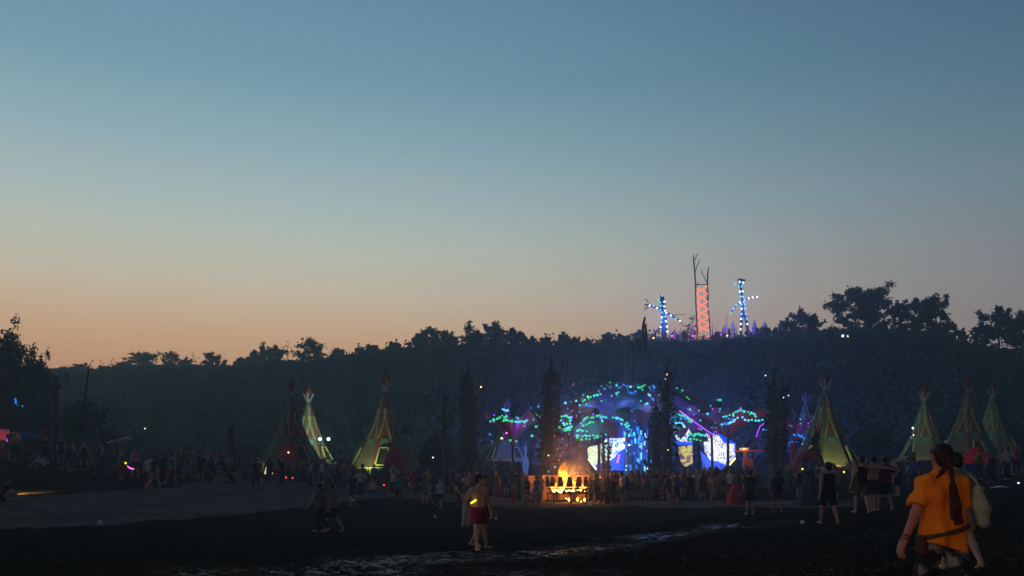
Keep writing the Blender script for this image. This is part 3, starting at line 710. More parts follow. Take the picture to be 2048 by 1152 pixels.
M_POLE = mat('weathered_wood', (0.10, 0.075, 0.05), 0.85, 0.35, 7, 0.3)
M_DARKWOOD = mat('dark_wood', (0.035, 0.028, 0.024), 0.9, 0.4, 6, 0.5)
M_IRON = mat('black_iron', (0.02, 0.018, 0.017), 0.6, 0.3, 8, 0.2, metal=.4)
M_WIRE = mat('black_cable', (0.015, 0.015, 0.015), 0.7, 0.1)
def copy_tree(o, parent=None):
    c = o.copy(); COL.objects.link(c); c.parent = parent
    for ch in o.children: copy_tree(ch, c)
    return c

# ------------------------------------------------------------------ tepees
TEP_C = [mat('tepee_green', (0.07, 0.11, 0.065), .9, .3, 2, trans=.1), mat('tepee_brown', (0.10, 0.075, 0.05), .9, .3, 2, trans=.1), mat('tepee_maroon', (0.13, 0.035, 0.035), .9, .3, 2, trans=.1), mat('tepee_teal', (0.07, 0.14, 0.13), .9, .3, 2, trans=.1)]
M_TRIM = mat('tepee_trim', (0.24, 0.22, 0.09), .85, .4, 4); M_TRIM2 = mat('tepee_lilac', (0.24, 0.17, 0.21), .85, .2, 4)
M_FIN = mat('tassel_red', (0.11, 0.025, 0.028), .9, .35, 5); M_ARCH = mat('arch_red', (0.20, 0.022, 0.035), .85, .25, 3, trans=.15)
def make_tepee():
    """unit figure: tip of the cloth at z = 1, cloth hem at z = 0.16, ground z = 0, hem radius 0.32"""
    root = empty('tepee')
    def prof(t): return 0.026 + 0.30 * (0.74 * t + 0.26 * t ** 3)       # t: 0 tip .. 1 hem
    def pt(t, a, out=0.0): r = prof(t) + out; return Vector((r * math.cos(a), r * math.sin(a), 0.90 - 0.74 * t))
    N = 8
    for k in range(N):
        a0, a1 = 2 * math.pi * k / N, 2 * math.pi * (k + 1) / N
        mb = MB(); S = 14; C = 4
        vs = []
        for i in range(S + 1):
            t = i / S
            for j in range(C + 1):
                a = a0 + (a1 - a0) * j / C; sag = -0.034 * math.sin(math.pi * j / C) * t + .012 * t ** 6 * math.cos(math.pi * 2 * j / C)
                vs.append(pt(t, a, sag))
        mb.add(vs, [(i * (C + 1) + j, (i + 1) * (C + 1) + j, (i + 1) * (C + 1) + j + 1, i * (C + 1) + j + 1) for i in range(S) for j in range(C)])
        p = mb.build('cloth_panel', TEP_C[k % 4], root, smooth=True)
        # applied stripes and patches of other cloth on each panel
        am = (a0 + a1) / 2
        for (t0, t1, w0, w1, sgn, m) in ((0.22, 0.30, .16, .19, 0, M_TRIM), (0.30, 0.62, .05, .035, -1, M_TRIM), (0.30, 0.62, .05, .035, 1, M_TRIM), (0.06, 0.20, .10, .13, 0, M_TRIM2 if k % 2 else TEP_C[2]), (0.44, 0.60, .14, .20, 0, TEP_C[2]), (0.62, 0.70, .22, .25, 0, TEP_C[3])):
            mb = MB(); vs = []; n = 6
            for i in range(n + 1):
                t = t0 + (t1 - t0) * i / n; cen = am + sgn * 0.33 * (t - t0) / (t1 - t0); w = (w0 + (w1 - w0) * i / n) * (0.9 if sgn == 0 else 1)
                vs += [pt(t, cen - w, .004 - .034 * t * max(0, 1 - abs(cen - w - am) / (math.pi / 8)) ** .6 + .005), pt(t, cen + w, .004 - .034 * t * max(0, 1 - abs(cen + w - am) / (math.pi / 8)) ** .6 + .005)]
            mb.add(vs, [(2 * i, 2 * i + 2, 2 * i + 3, 2 * i + 1) for i in range(n)]).build('stripe', m, p)
        # window frame low on the panel
        if k % 2 == 0:
            A = [pt(.74, am - .17, .012), pt(.74, am + .17, .012), pt(.96, am + .24, .016), pt(.96, am - .24, .016)]
            fr = MB()
            for i in range(4): fr.bar(A[i], A[(i + 1) % 4], .018, .012)
            w = fr.build('window_frame', M_TRIM, p)
            mb = MB(); mb.add([pt(.75, am - .16, .002), pt(.75, am + .16, .002), pt(.95, am + .22, .002), pt(.95, am - .22, .002)], [(0, 3, 2, 1)]); mb.build('dark_window_sheet', mat('painted_inside_shade', (.012, .014, .012), .95), w)  # dark sheet on the cloth, shade of the inside put into its colour
        hr = MB(); hr.bar(pt(1, a0, .012), pt(1, a1, .012), .026, .018); hr.build('hem_rail', M_TRIM, root)
        fz = []                                # ragged fringe below the hem
        for i in range(13):
            a = a0 + (a1 - a0) * i / 12; u = pt(1, a, .016); fz += [u, u - Vector((0, 0, (.018 + .05 * ((i * 7 + k * 5) % 9) / 9) if i % 2 else .006))]
        MB().add(fz, [(2 * i, 2 * i + 1, 2 * i + 3, 2 * i + 2) for i in range(12)]).build('fringe', TEP_C[(k + 1) % 4], root)
        lg = MB(); q = pt(1, a0, 0); lg.tube([q, Vector((q.x * 1.03, q.y * 1.03, -0.03))], .009, 5); lg.build('leg', M_POLE, root)
        if k % 4 == 1:
            g = pt(.55, a0, .01); MB().tube([g, Vector((g.x * 2.9, g.y * 2.9, -.02))], .0022, 4).build('guy_rope', M_POLE, root)
        if k % 2:
            pl = MB(); b = pt(.25, a0, -0.01); e = Vector((-b.x * .85, -b.y * .85, 1.015)); pl.tube([b, e], [.009, .006], 5); pl.build('pole_tip', mat('pole_pale', (.22, .22, .25), .7), root)
    fb = MB(); fb.lathe([(.012, .965), (.036, .99), (.046, 1.02), (.034, 1.055), (.014, 1.09), (.004, 1.12)], 8, fn=lambda t, z: 1 + .25 * math.sin(4 * t + z * 60)); fb.build('finial', M_FIN, root, smooth=True)
    return root
_tep0 = make_tepee(); _first = True
def tepee(px, Y, tip, rz, label):
    """tip: photo row of the top of the finial"""
    global _first
    o = _tep0 if _first else copy_tree(_tep0); _first = False
    b = stand(px, Y); H = (EYE + (HOR - tip) / F * Y - b.z) / 1.12
    o.location = b; o.rotation_euler = (0, 0, rz); o.scale = (H * 1.0, H * 1.0, H)
    return tag(o, label, 'tepee', 'tall patchwork tepees around the dance floor'), b, H
def flood(px, Y, z, target, energy, colr, label, spot=70, lens='pale', r=0.09):
    x = (px - 1024) / F * Y; loc = Vector((x, Y, z))
    root = empty('flood_lamp', (x, Y, gz(x, Y)))
    MB().tube([(0, 0, -.1), (0, 0, z - root.location.z - .12)], .025, 6).build('stand', M_IRON, root)
    d = (Vector(target) - loc).normalized(); q = d.to_track_quat('Z', 'Y').to_matrix(); c = Vector((0, 0, z - root.location.z))
    MB().box(c - d * .1, (.22, .22, .16), q).build('housing', M_IRON, root)
    bulb(root, c + d * .02 + Vector((0, -.14, 0)), r, lens, 'lens')
    point_light('flood_light', tuple(c + d * .16), energy, colr, .06, root, spot, tuple(c + d * 5))
    return tag(root, label, 'lamp', 'flood lamps around the tepees')
YG = (0.75, 1.0, 0.35); GW = (0.7, 1.0, 0.65)
t1, b1, H1 = tepee(583, 66, 754, .25, 'dark tepee at far left with a red arched doorway')
t2, b2, H2 = tepee(617, 73, 770, .75, 'tepee half hidden behind the far left dark tepee, its right side brightly lit')
t3, b3, H3 = tepee(771, 67, 738, -.3, 'lone tepee left of the stage with a large red tassel on top')
t4, b4, H4 = tepee(1650, 64, 737, .38, 'big tepee right of the stage, lit yellow-green near its hem')
t5, b5, H5 = tepee(1848, 72, 768, .05, 'pale lit tepee behind the head of the man in yellow')
t6, b6, H6 = tepee(1937, 66, 748, -.5, 'dark tall tepee between two others at far right')
t7, b7, H7 = tepee(1985, 73, 764, .45, 'rightmost tepee of the group at far right')
t8, b8, H8 = tepee(1014, 92, 793, .2, 'distant tepee showing below the left purple funnel canopy')
t9, b9, H9 = tepee(1612, 92, 778, .5, 'small distant tepee just left of the big right tepee')
flood(641, 66.5, b2.z + 2.9, (b2.x + .8, b2.y, b2.z + 5), 1500, GW, 'left of two white flood lamps at the left tepees', 80, 'white', .16)
flood(658, 66.5, b2.z + 2.9, (b2.x + .5, b2.y, b2.z + 4), 1500, GW, 'right of two white flood lamps at the left tepees', 80, 'white', .16)
flood(716, 62.5, b3.z + 1.0, (b3.x - .4, b3.y, b3.z + 3.4), 700, YG, 'dim flood lamp in the crowd left of the lone tepee', 75, 'pale', .04)
flood(1672, 60.0, b4.z + 1.0, (b4.x + .4, b4.y, b4.z + 3.2), 420, YG, 'dim flood lamp before the big right tepee', 75, 'pale', .04)
flood(1823, 66, b5.z + 3.4, (b5.x, b5.y - 1, b5.z + 2.6), 280, GW, 'upper of two pale lamps left of the yellow-shirted man', 90, 'pale', .12)
flood(1824, 65.5, b5.z + 2.85, (b5.x, b5.y - 1, b5.z + 2.0), 200, YG, 'lower of two pale lamps left of the yellow-shirted man', 90, 'pale', .10)
flood(1905, 61, b6.z + 1.2, (b6.x - .6, b6.y, b6.z + 2.8), 100, YG, 'dim flood lamp before the dark far right tepee', 60, 'pale', .04)
flood(1980, 67, b7.z + 1.4, (b7.x, b7.y, b7.z + 3.6), 110, YG, 'dim flood lamp before the rightmost tepee', 70, 'pale', .04)
flood(1000, 86, b8.z + 1.2, (b8.x - .4, b8.y, b8.z + 2.4), 160, YG, 'dim flood lamp under the left purple funnel canopy', 70, 'pale', .03)
for (px, Y, top, hw, lab) in ((577, 61.5, 888, 24, 'tall red cloth arch at the foot of the far left tepee'), (790, 62, 893, 24, 'red cloth arch at the foot of the lone tepee'), (1618, 60, 898, 34, 'red and blue cloth arch at the foot of the big right tepee')):
    b = stand(px, Y); h = EYE + (HOR - top) / F * Y - b.z; w = hw / F * Y
    root = empty('cloth_arch', b)
    for s, (r0, r1) in enumerate(((1.0, .72), (.70, .52))):
        mb = MB(); vs = []; n = 14
        for i in range(n + 1):
            th = math.pi * i / n
            for r, d in ((r0, -.3), (r0, .3), (r1, .3), (r1, -.3)): vs.append((math.cos(th) * w * r, d * (1 - .3 * s), math.sin(th) ** .8 * h * r))
        mb.add(vs, [(i * 4 + j, (i + 1) * 4 + j, (i + 1) * 4 + (j + 1) % 4, i * 4 + (j + 1) % 4) for i in range(n) for j in range(4)])
        mb.build('arch_band', M_ARCH if (s == 0 or px < 1000) else mat('arch_blue', (.04, .06, .25), .85), root, smooth=True)
    tag(root, lab, 'arch', 'red cloth arches')

# ------------------------------------------------------------------ stage: fabric canopies, trunk tower, screens
FAB = [mat('fabric_maroon', (0.26, 0.06, 0.085), .85, .35, 1.2, trans=.3), mat('fabric_purple', (0.20, 0.09, 0.30), .85, .25, 1.2, trans=.3), mat('fabric_dark', (0.09, 0.08, 0.12), .85, .25, 1.2, trans=.2), mat('fabric_rose', (0.30, 0.13, 0.16), .85, .25, 1.2, trans=.3)]
stage = empty('stage_dome', stand(1270, 80))
SY = 80.0; SC = stage.location
def L(px, py, Y, o=SC): return P(px, py, Y) - o
R0 = 8.2; apex = EYE + (HOR - 764) / F * SY - SC.z
NP = 16
for k in range(NP):
    a0, a1 = 2 * math.pi * k / NP, 2 * math.pi * (k + 1) / NP
    mb = MB(); vs = []; S, C = 8, 4
    for i in range(S + 1):
        t = i / S
        for j in range(C + 1):
            u = j / C; a = a0 + (a1 - a0) * u; ed = 1 + .10 * math.sin(math.pi * u) * t
            r = (0.9 + (R0 - .9) * t) * ed * (1 + .06 * math.sin(3 * a + 1))
            z = apex - 3.3 * t ** 1.5 + .35 * math.cos(math.pi * 2 * u) * t * -.5 + .3 * math.sin(2 * a) * t
            vs.append((r * math.cos(a), r * math.sin(a), z))
    mb.add(vs, [(i * (C + 1) + j, (i + 1) * (C + 1) + j, (i + 1) * (C + 1) + j + 1, i * (C + 1) + j + 1) for i in range(S) for j in range(C)])
    mb.build('fabric_panel', FAB[(k * 5 + k // 3) % 4], stage, smooth=True)
    rb = MB(); rb.tube([(.9 * math.cos(a0), .9 * math.sin(a0), apex + .02), (R0 * .55 * math.cos(a0), R0 * .55 * math.sin(a0), apex - 1.3), (R0 * math.cos(a0), R0 * math.sin(a0), apex - 3.35 + .3 * math.sin(2 * a0))], .07, 5); rb.build('rib', M_DARKWOOD, stage)
    if k % 2 == 0:
        ps = MB(); ps.tube([(R0 * math.cos(a0), R0 * math.sin(a0), apex - 3.4), (R0 * 1.02 * math.cos(a0), R0 * 1.02 * math.sin(a0), -.4)], [.09, .13], 6); ps.build('post', M_DARKWOOD, stage)
for (x, y) in ((-3.5, -3), (3.5, -3), (0, 3)): point_light('canopy_light', (x, y, 5.2), 50, (.45, .25, 1.0), .4, stage)
for px, py, Y, e, c in ((1225, 860, 74.5, 160, (.06, .2, 1)), (1340, 860, 74.5, 160, (.08, .15, 1)), (1128, 842, 71, 150, (.05, .9, .6)), (1185, 855, 70, 180, (.05, .8, .7)), (1245, 790, 71.5, 190, (.1, .3, 1)), (1300, 805, 71, 160, (.1, .4, 1)), (1366, 842, 71, 180, (.05, .7, .9)), (1170, 805, 72, 140, (.1, .6, .9)), (1400, 810, 72, 90, (.5, .15, .8)), (1150, 820, 71.5, 80, (.5, .2, .7))):
    point_light('string_and_fill_light', tuple(L(px, py, Y)), e, c, .5, stage)                 # joint light of the bulb clusters, plus added blue fill under the dome
fr = random.Random(5)
for k in range(26):                      # loose leaf-shaped flaps hung along the rim, overlapping
    a = -math.pi + math.pi * (k + fr.uniform(-.3, .3)) / 25; rr = R0 * fr.uniform(.86, 1.03); l = fr.uniform(1.2, 2.4); w = fr.uniform(.5, 1.0)
    c = Vector((rr * math.cos(a), rr * math.sin(a), apex - 3.0 + .3 * math.sin(2 * a) + fr.uniform(-.3, .6))); t = Vector((-math.sin(a), math.cos(a), 0)); n = Vector((math.cos(a), math.sin(a), 0)); tw = fr.uniform(-.5, .5)
    vs = []
    for i in range(7):
        u = i / 6; ww = w * math.sin(math.pi * (.12 + .86 * u)) ** .8
        for sgn in (-1, 0, 1): vs.append(c + t * (sgn * ww + tw * u * l) + n * (.25 * math.sin(u * 3) + (.12 if sgn == 0 else 0)) - Vector((0, 0, u * l)))
    MB().add(vs, [(i * 3 + j, i * 3 + j + 1, (i + 1) * 3 + j + 1, (i + 1) * 3 + j) for i in range(6) for j in range(2)]).build('cloth_flap', FAB[k % 4], stage, smooth=True)
    for i in range(2): bulb(stage, vs[(2 + 3 * i) * 3 + 2 * (k % 2)] + n * .12, .085, fr.choice(['dim', 'aqua', 'blue', 'dimblue', 'cyan', 'violet']))
for k in range(44):
    a = -math.pi + math.pi * fr.random(); t_ = fr.uniform(.25, .95); r_ = (.9 + (R0 - .9) * t_) * (1 + .06 * math.sin(3 * a + 1)); bulb(stage, (r_ * math.cos(a), r_ * math.sin(a), apex - 3.3 * t_ ** 1.5 + .3 * math.sin(2 * a) * t_ + .22), .09, fr.choice(['dim', 'dim', 'dimblue', 'blue', 'aqua', 'green', 'cyan']))
tag(stage, 'large domed stage canopy of dark red and purple cloth with blue-green light strings', 'stage')
def strand(parent, pts, cols, r=0.118, n=None, Y=None, o=None, jit=0.6, dbl=False):
    """a cable hung with bulbs through photo points (px,py) at depth Y"""
    o = o if o is not None else SC
    W = [L(x, y, Y, o) for x, y in pts]
    mb = MB(); mb.tube([w + Vector((0, .12, 0)) for w in W], .012, 3, False); mb.build('cable', M_WIRE, parent)
    n = max(2, int(n * .8)) if n else n
    seg = [(W[i + 1] - W[i]).length for i in range(len(W) - 1)]; tot = sum(seg); n = n or max(2, int(tot / .33))
    for k in range(n):
        d = tot * k / (n - 1); i = 0
        while i < len(seg) - 1 and d > seg[i]: d -= seg[i]; i += 1
        p = W[i].lerp(W[i + 1], min(1, d / max(seg[i], 1e-6)))
        p = p + Vector((RNG.uniform(-1, 1), 0, RNG.uniform(-1, 1))) * .05 * jit * 2
        bulb(parent, p, r * RNG.uniform(.75, 1.15), RNG.choice(cols))
S1 = 73.0
for pts, cols, n, Y in [
    ([(1130, 806), (1160, 799), (1185, 790), (1215, 776), (1232, 770)], ['sky', 'blue', 'cyan', 'dim'], 13, 74), ([(1165, 802), (1180, 794), (1200, 788)], ['green', 'aqua', 'cyan'], 9, 73.5), ([(1160, 810), (1185, 806), (1210, 800)], ['dim', 'cyan', 'aqua', 'dimblue'], 10, 73),
    ([(1113, 824), (1122, 832), (1120, 846), (1128, 858)], ['green', 'aqua', 'cyan'], 9, 72.5), ([(1127, 832), (1142, 834), (1140, 846), (1126, 848), (1132, 856), (1142, 852)], ['cyan', 'cyan', 'aqua', 'sky'], 15, 72.4), ([(1120, 856), (1132, 862), (1143, 856)], ['green', 'aqua'], 8, 72.2),
    ([(1162, 846), (1172, 836), (1186, 834), (1200, 832), (1212, 834)], ['green', 'aqua', 'cyan'], 13, 72.0), ([(1164, 852), (1176, 848), (1186, 844)], ['green', 'aqua'], 8, 71.9), ([(1200, 836), (1206, 846), (1214, 852), (1212, 862)], ['blue', 'sky', 'aqua'], 9, 71.9),
    ([(1154, 862), (1164, 860), (1172, 862)], ['cyan', 'aqua'], 5, 71.5), ([(1153, 870), (1166, 872), (1182, 872), (1198, 872), (1212, 869)], ['cyan', 'cyan', 'aqua', 'green'], 15, 71.3), ([(1156, 876), (1168, 879), (1182, 878), (1196, 874)], ['aqua', 'green'], 8, 71.2),
    ([(1226, 835), (1236, 834), (1246, 840), (1254, 846), (1256, 852)], ['cyan', 'sky', 'aqua'], 11, 71.8), ([(1244, 848), (1252, 850), (1258, 858)], ['cyan', 'blue'], 5, 71.6), ([(1250, 868), (1256, 868), (1268, 868)], ['aqua', 'cyan'], 4, 71.5),
    ([(1236, 776), (1250, 770), (1262, 774), (1274, 768)], ['blue', 'dimblue', 'sky'], 9, 73.6), ([(1252, 772), (1256, 784), (1266, 788), (1272, 784)], ['blue', 'dimblue'], 9, 73.3), ([(1276, 774), (1284, 774), (1290, 771)], ['green', 'green'], 6, 73.2), ([(1232, 786), (1234, 792)], ['green', 'dim'], 3, 73.0),
    ([(1300, 778), (1308, 770), (1306, 782)], ['blue', 'dimblue'], 5, 73.3), ([(1296, 788), (1302, 794), (1308, 800), (1318, 802)], ['sky', 'blue', 'cyan'], 8, 73.1), ([(1328, 781), (1338, 784)], ['green'], 2, 73.1), ([(1320, 790), (1328, 790)], ['dim', 'green'], 4, 73.0),
    ([(1272, 813), (1280, 812), (1288, 810), (1296, 807)], ['cyan', 'sky', 'aqua'], 7, 72.5), ([(1266, 818), (1267, 811)], ['blue'], 4, 72.4), ([(1280, 802), (1278, 806)], ['blue', 'aqua'], 3, 72.6), ([(1282, 825), (1290, 826), (1292, 830)], ['blue', 'sky'], 4, 72.2), ([(1316, 838), (1324, 838)], ['cyan', 'aqua'], 2, 72),
    ([(1376, 817), (1382, 822), (1388, 827)], ['dim', 'cyan'], 5, 73), ([(1356, 828), (1366, 830), (1374, 836), (1384, 842)], ['cyan', 'aqua'], 10, 72.5), ([(1350, 834), (1360, 836), (1370, 838)], ['cyan', 'blue', 'dim'], 5, 72.4), ([(1378, 838), (1380, 846), (1384, 840)], ['aqua', 'green'], 6, 72.2), ([(1352, 847), (1362, 846), (1370, 852)], ['cyan', 'sky'], 8, 72.1), ([(1350, 854), (1358, 858)], ['cyan', 'dim'], 3, 72),
    ([(1378, 868), (1388, 870), (1398, 869), (1410, 871)], ['aqua', 'green', 'cyan'], 10, 70.6), ([(1382, 878), (1392, 879), (1402, 880)], ['aqua', 'green'], 5, 70.5), ([(1350, 877), (1362, 878), (1374, 878)], ['cyan', 'sky'], 5, 72)]:
    strand(stage, pts, cols, n=n, Y=Y)

def funnel(px, Y, rim, neck, hw, seed, label, strands=(), light=None, cols=(0, 1, 3, 2), extra=()):
    """upside-down cloth umbrella: rim and neck are photo rows, hw the half width in pixels"""
    b = stand(px, Y); root = empty('funnel_canopy', b); r = random.Random(seed)
    R = hw / F * Y; zt = EYE + (HOR - rim) / F * Y - b.z; zn = EYE + (HOR - neck) / F * Y - b.z; N = 12
    peak = [r.uniform(-.5, .5) for _ in range(N)]
    for k in range(N):
        a0, a1 = 2 * math.pi * k / N, 2 * math.pi * (k + 1) / N
        mb = MB(); vs = []; S, C = 8, 4
        for i in range(S + 1):
            t = i / S
            for j in range(C + 1):
                u = j / C; a = a0 + (a1 - a0) * u; pk = peak[k] * (1 - u) + peak[(k + 1) % N] * u
                rr = .25 + (R * (1 + .12 * pk) - .25) * t ** 1.25; sag = -.35 * math.sin(math.pi * u) * t
                vs.append((rr * math.cos(a), rr * math.sin(a), zn + (zt - zn) * t ** .75 + pk * .8 * t + sag))
        mb.add(vs, [(i * (C + 1) + j, (i + 1) * (C + 1) + j, (i + 1) * (C + 1) + j + 1, i * (C + 1) + j + 1) for i in range(S) for j in range(C)])
        mb.build('fabric_gore', FAB[cols[k % len(cols)]], root, smooth=True)
        rb = MB(); rb.tube([(R * 1.0 * math.cos(a0), R * math.sin(a0), zt + peak[k] * .8 + .02), (R * 1.01 * math.cos(a0), R * 1.01 * math.sin(a0), zt + peak[k] * .8 - .05)], .05, 5)
    MB().tube([(0, 0, -.4), (0, 0, zn), (0, 0, zt * .98)], [.16, .11, .05], 8).build('mast', M_DARKWOOD, root)
    for s in range(6):
        a = 2 * math.pi * s / 6; MB().tube([(0, 0, zn - .2), (R * .9 * math.cos(a), R * .9 * math.sin(a), zt * .97)], .03, 4).build('spar', M_DARKWOOD, root)
    for pts, c, n, YY in strands: strand(root, pts, c, n=n, Y=YY, o=b)
    for k in range(22):
        a = -math.pi + math.pi * r.random(); t = r.uniform(.5, 1.0); rr = .25 + (R - .25) * t ** 1.25 + .15; bulb(root, (rr * math.cos(a), rr * math.sin(a), zn + (zt - zn) * t ** .75), .075, r.choice(['dim', 'dim', 'dimblue', 'aqua', 'violet']))
    for (lp, e, lc) in (light or ()): point_light('canopy_light', lp, e, lc, .3, root)
    tag(root, label, 'canopy', 'funnel canopies beside the stage')
    return root, b, zt, zn
f1, fb1, zt1, zn1 = funnel(1026, 73, 828, 890, 58, 1, 'left purple and red funnel-shaped canopy with green bulbs across it',
    [([(982, 842), (992, 837), (1004, 834), (1014, 833)], ['aqua', 'green'], 8, 70.4), ([(1006, 841), (1014, 840), (1024, 843), (1036, 843), (1050, 843), (1054, 842)], ['aqua', 'green', 'cyan'], 14, 70.3), ([(1004, 818), (1010, 820), (1016, 822)], ['sky', 'cyan'], 5, 70.8), ([(1034, 833), (1037, 837)], ['aqua', 'blue'], 2, 70.4), ([(1064, 815), (1078, 813)], ['blue', 'dimblue'], 3, 71), ([(1074, 832), (1072, 862), (1063, 872)], ['aqua', 'green', 'green'], 4, 70.6), ([(1003, 878), (1007, 874), (1012, 867)], ['magenta', 'magenta', 'pale'], 3, 70.6), ([(981, 870), (985, 882)], ['dimblue', 'blue'], 2, 70.8), ([(1022, 881), (1032, 882)], ['green'], 2, 70.6)],
    [((.8, -1.6, 5.2), 55, (.55, .12, .9)), ((-1.8, -1.5, 2.6), 30, (.8, .15, .4))])
f2, fb2, zt2, zn2 = funnel(1456, 75, 822, 872, 82, 2, 'wide dark red funnel-shaped canopy right of the stage with arched cyan bulbs',
    [([(1447, 834), (1462, 829), (1476, 821), (1484, 820), (1496, 824), (1506, 828), (1512, 834)], ['cyan', 'cyan', 'aqua'], 15, 70.9), ([(1466, 832), (1478, 836), (1486, 834), (1491, 839)], ['cyan', 'sky'], 6, 70.8), ([(1444, 848), (1454, 847), (1462, 845), (1470, 841)], ['blue', 'sky', 'cyan'], 9, 70.7), ([(1454, 836), (1460, 838), (1468, 840)], ['dimblue', 'blue'], 6, 70.9), ([(1498, 840), (1508, 840), (1520, 841), (1526, 841)], ['cyan', 'dim', 'cyan'], 7, 70.8), ([(1424, 854), (1432, 855)], ['green', 'blue'], 2, 70.8), ([(1415, 828), (1422, 812)], ['blue', 'cyan'], 2, 71), ([(1436, 799), (1442, 800)], ['green', 'dim'], 2, 72), ([(1527, 859), (1532, 858)], ['blue'], 2, 71)],
    [((-1.5, -2.2, 3.2), 40, (.6, .12, .9)), ((2.2, -1.6, 4.2), 35, (.9, .25, .55))], (0, 0, 1, 2, 3))
f3, fb3, zt3, zn3 = funnel(1592, 80, 836, 880, 38, 3, 'small purple funnel canopy behind the trunks at the right end of the stage',
    [([(1588, 871), (1594, 868), (1602, 872), (1608, 876)], ['blue', 'blue', 'dimblue'], 8, 76), ([(1572, 888), (1582, 886), (1592, 885)], ['blue', 'dimblue'], 5, 76), ([(1607, 888), (1609, 889)], ['pale'], 2, 76), ([(1558, 878), (1562, 873)], ['dimblue', 'blue'], 2, 76)], [((.5, -1.3, 4.4), 22, (.5, .1, 1.0))], (3, 1))
# neon line and violet tips on the right canopy
for pts, Y, r, nm, c in (([(1357, 820), (1376, 834), (1400, 852), (1432, 873)], 71.5, .05, 'neon_tube', 'violet'), ([(1534, 843), (1528, 847), (1520, 853), (1515, 865), (1513, 874)], 71.5, .04, 'neon_tube', 'violet')):
    mb = MB(); mb.tube([L(x, y, Y, fb2) for x, y in pts], r, 6); mb.build(nm, LED[c], f2)
# bell-shaped small canopies under the dome
M_SKYF = FAB[2]
def bell(px, Y, py, hw, hgt, label, stem_top=None):
    b = stand(px, Y); root = empty('bell_canopy', b); R = hw / F * Y; z = EYE + (HOR - py) / F * Y - b.z
    for k in range(8):
        mb = MB(); vs = []; a0 = 2 * math.pi * k / 8
        for i in range(7):
            t = i / 6
            for j in range(4):
                a = a0 + 2 * math.pi / 8 * j / 3; rr = .12 + (R - .12) * math.sin(t * math.pi / 2) * (1 + .05 * math.sin(math.pi * j / 3)); vs.append((rr * math.cos(a), rr * math.sin(a), z - hgt * (t ** 2.2)))
        mb.add(vs, [(i * 4 + j, (i + 1) * 4 + j, (i + 1) * 4 + j + 1, i * 4 + j + 1) for i in range(6) for j in range(3)])
        mb.build('fabric_gore', FAB[(k + (px > 1300)) % 3], root, smooth=True)
    MB().tube([(0, 0, -.4), (.1, 0, z * .5), (0, 0, z)], [.2, .13, .08], 8).build('mast', M_DARKWOOD, root)
    return tag(root, label, 'canopy')
bell(1196, 73.5, 838, 52, 1.6, 'low bell-shaped dark canopy ringed with green bulbs left of the blue tower')
bell(1395, 71.5, 866, 20, .7, 'small mushroom-shaped canopy with two rows of green bulbs before the right screen')

# trunk tower in the middle, with hanging blue light tubes
tb = stand(1277, 76); tower = empty('trunk_tower', tb)
def gnarl(t, z): return 1 + .10 * math.sin(5 * t + z * .6) + .06 * math.sin(9 * t - z * 1.3)
ztop = EYE + (HOR - 764) / F * 76 - tb.z
tk = MB(); tk.lathe([(1.7, -.4), (1.45, .6), (1.25, 2), (1.15, 4), (1.05, 6), (.95, ztop)], 20, fn=gnarl); tk.build('trunk', mat('tower_bark', (.06, .06, .08), .85, .6, 2.2, 1.0), tower, smooth=True)
def tube_mat(c): return LED[c]
for k in range(62):
    px = RNG.uniform(1251, 1304); py = RNG.uniform(852, 934); ln = RNG.uniform(5, 16)
    th = math.pi * (px - 1250) / 56; a = L(px, py, 76 - 1.35 * math.sin(th) - .25, tb); b = L(px, py + ln, 76 - 1.35 * math.sin(th) - .25, tb)
    MB().tube([a, b], RNG.choice([.045, .06, .08]), 5).build('light_tube', LED[RNG.choice(['blue', 'blue', 'dimblue', 'dimblue', 'sky'])], tower)
for (px, py, c) in ((1268, 866, 'aqua'), (1291, 875, 'white'), (1253, 932, 'sky'), (1258, 890, 'white'), (1252, 940, 'cyan'), (1280, 893, 'sky'), (1303, 922, 'blue'), (1258, 872, 'sky'), (1296, 937, 'pale'), (1295, 902, 'violet')): bulb(tower, L(px, py, 74.2, tb), .11, c)
# leafless limbs that stand up through the canopy
for (x0, x1, x2, top, w) in ((1262, 1262, 1265, 684, .36), (1274, 1276, 1275, 676, .42), (1286, 1287, 1287, 672, .40), (1296, 1294, 1290, 700, .3), (1254, 1253, 1258, 705, .28)):
    tr = MB(); tr.tube([L(x0, 775, 76, tb), L((x0 + x1) / 2, 740, 76, tb), L(x1, 705, 76, tb), L(x2, top, 76, tb)], [w, w * .85, w * .7, w * .35], 9); tr.build('limb', mat('tower_bark', (0, 0, 0)), tower, smooth=True)
for pts in ([(1284, 700), (1285, 670), (1287, 648), (1290, 634)], [(1291, 700), (1292, 680), (1292, 662), (1291, 648)]):
    tr = MB(); tr.tube([L(x, y, 76, tb) for x, y in pts], [.16, .14, .12, .08], 6); tr.build('limb', mat('tower_bark', (0, 0, 0)), tower)
for (px, py, e) in ((1262, 870, 420), (1292, 900, 420)): point_light('tower_light', tuple(L(px, py, 73.2, tb)), e, (.05, .18, 1.0), .3, tower)
for x, e in ((-6, 12000), (1, 17000), (9, 14000)):       # added lamps, unseen behind the canopy, that turn the wooded slope blue
    q = Vector((x, 7.5, 8.2)); MB().box(q, (.4, .4, .4)).build('added_wash_lamp', M_IRON, tower); MB().tube([q, Vector((x * .1, 0, 8.0))], .06, 5).build('added_bracket', M_IRON, tower)
    point_light('added_wash_light', tuple(q + Vector((0, .35, .1))), e, (.07, .13, 1.0), .2, tower, 150, tuple(q + Vector((x, 20, 3))), .8)
tag(tower, 'thick trunk tower hung with blue light tubes, its bare limbs rising through the dome', 'tower')

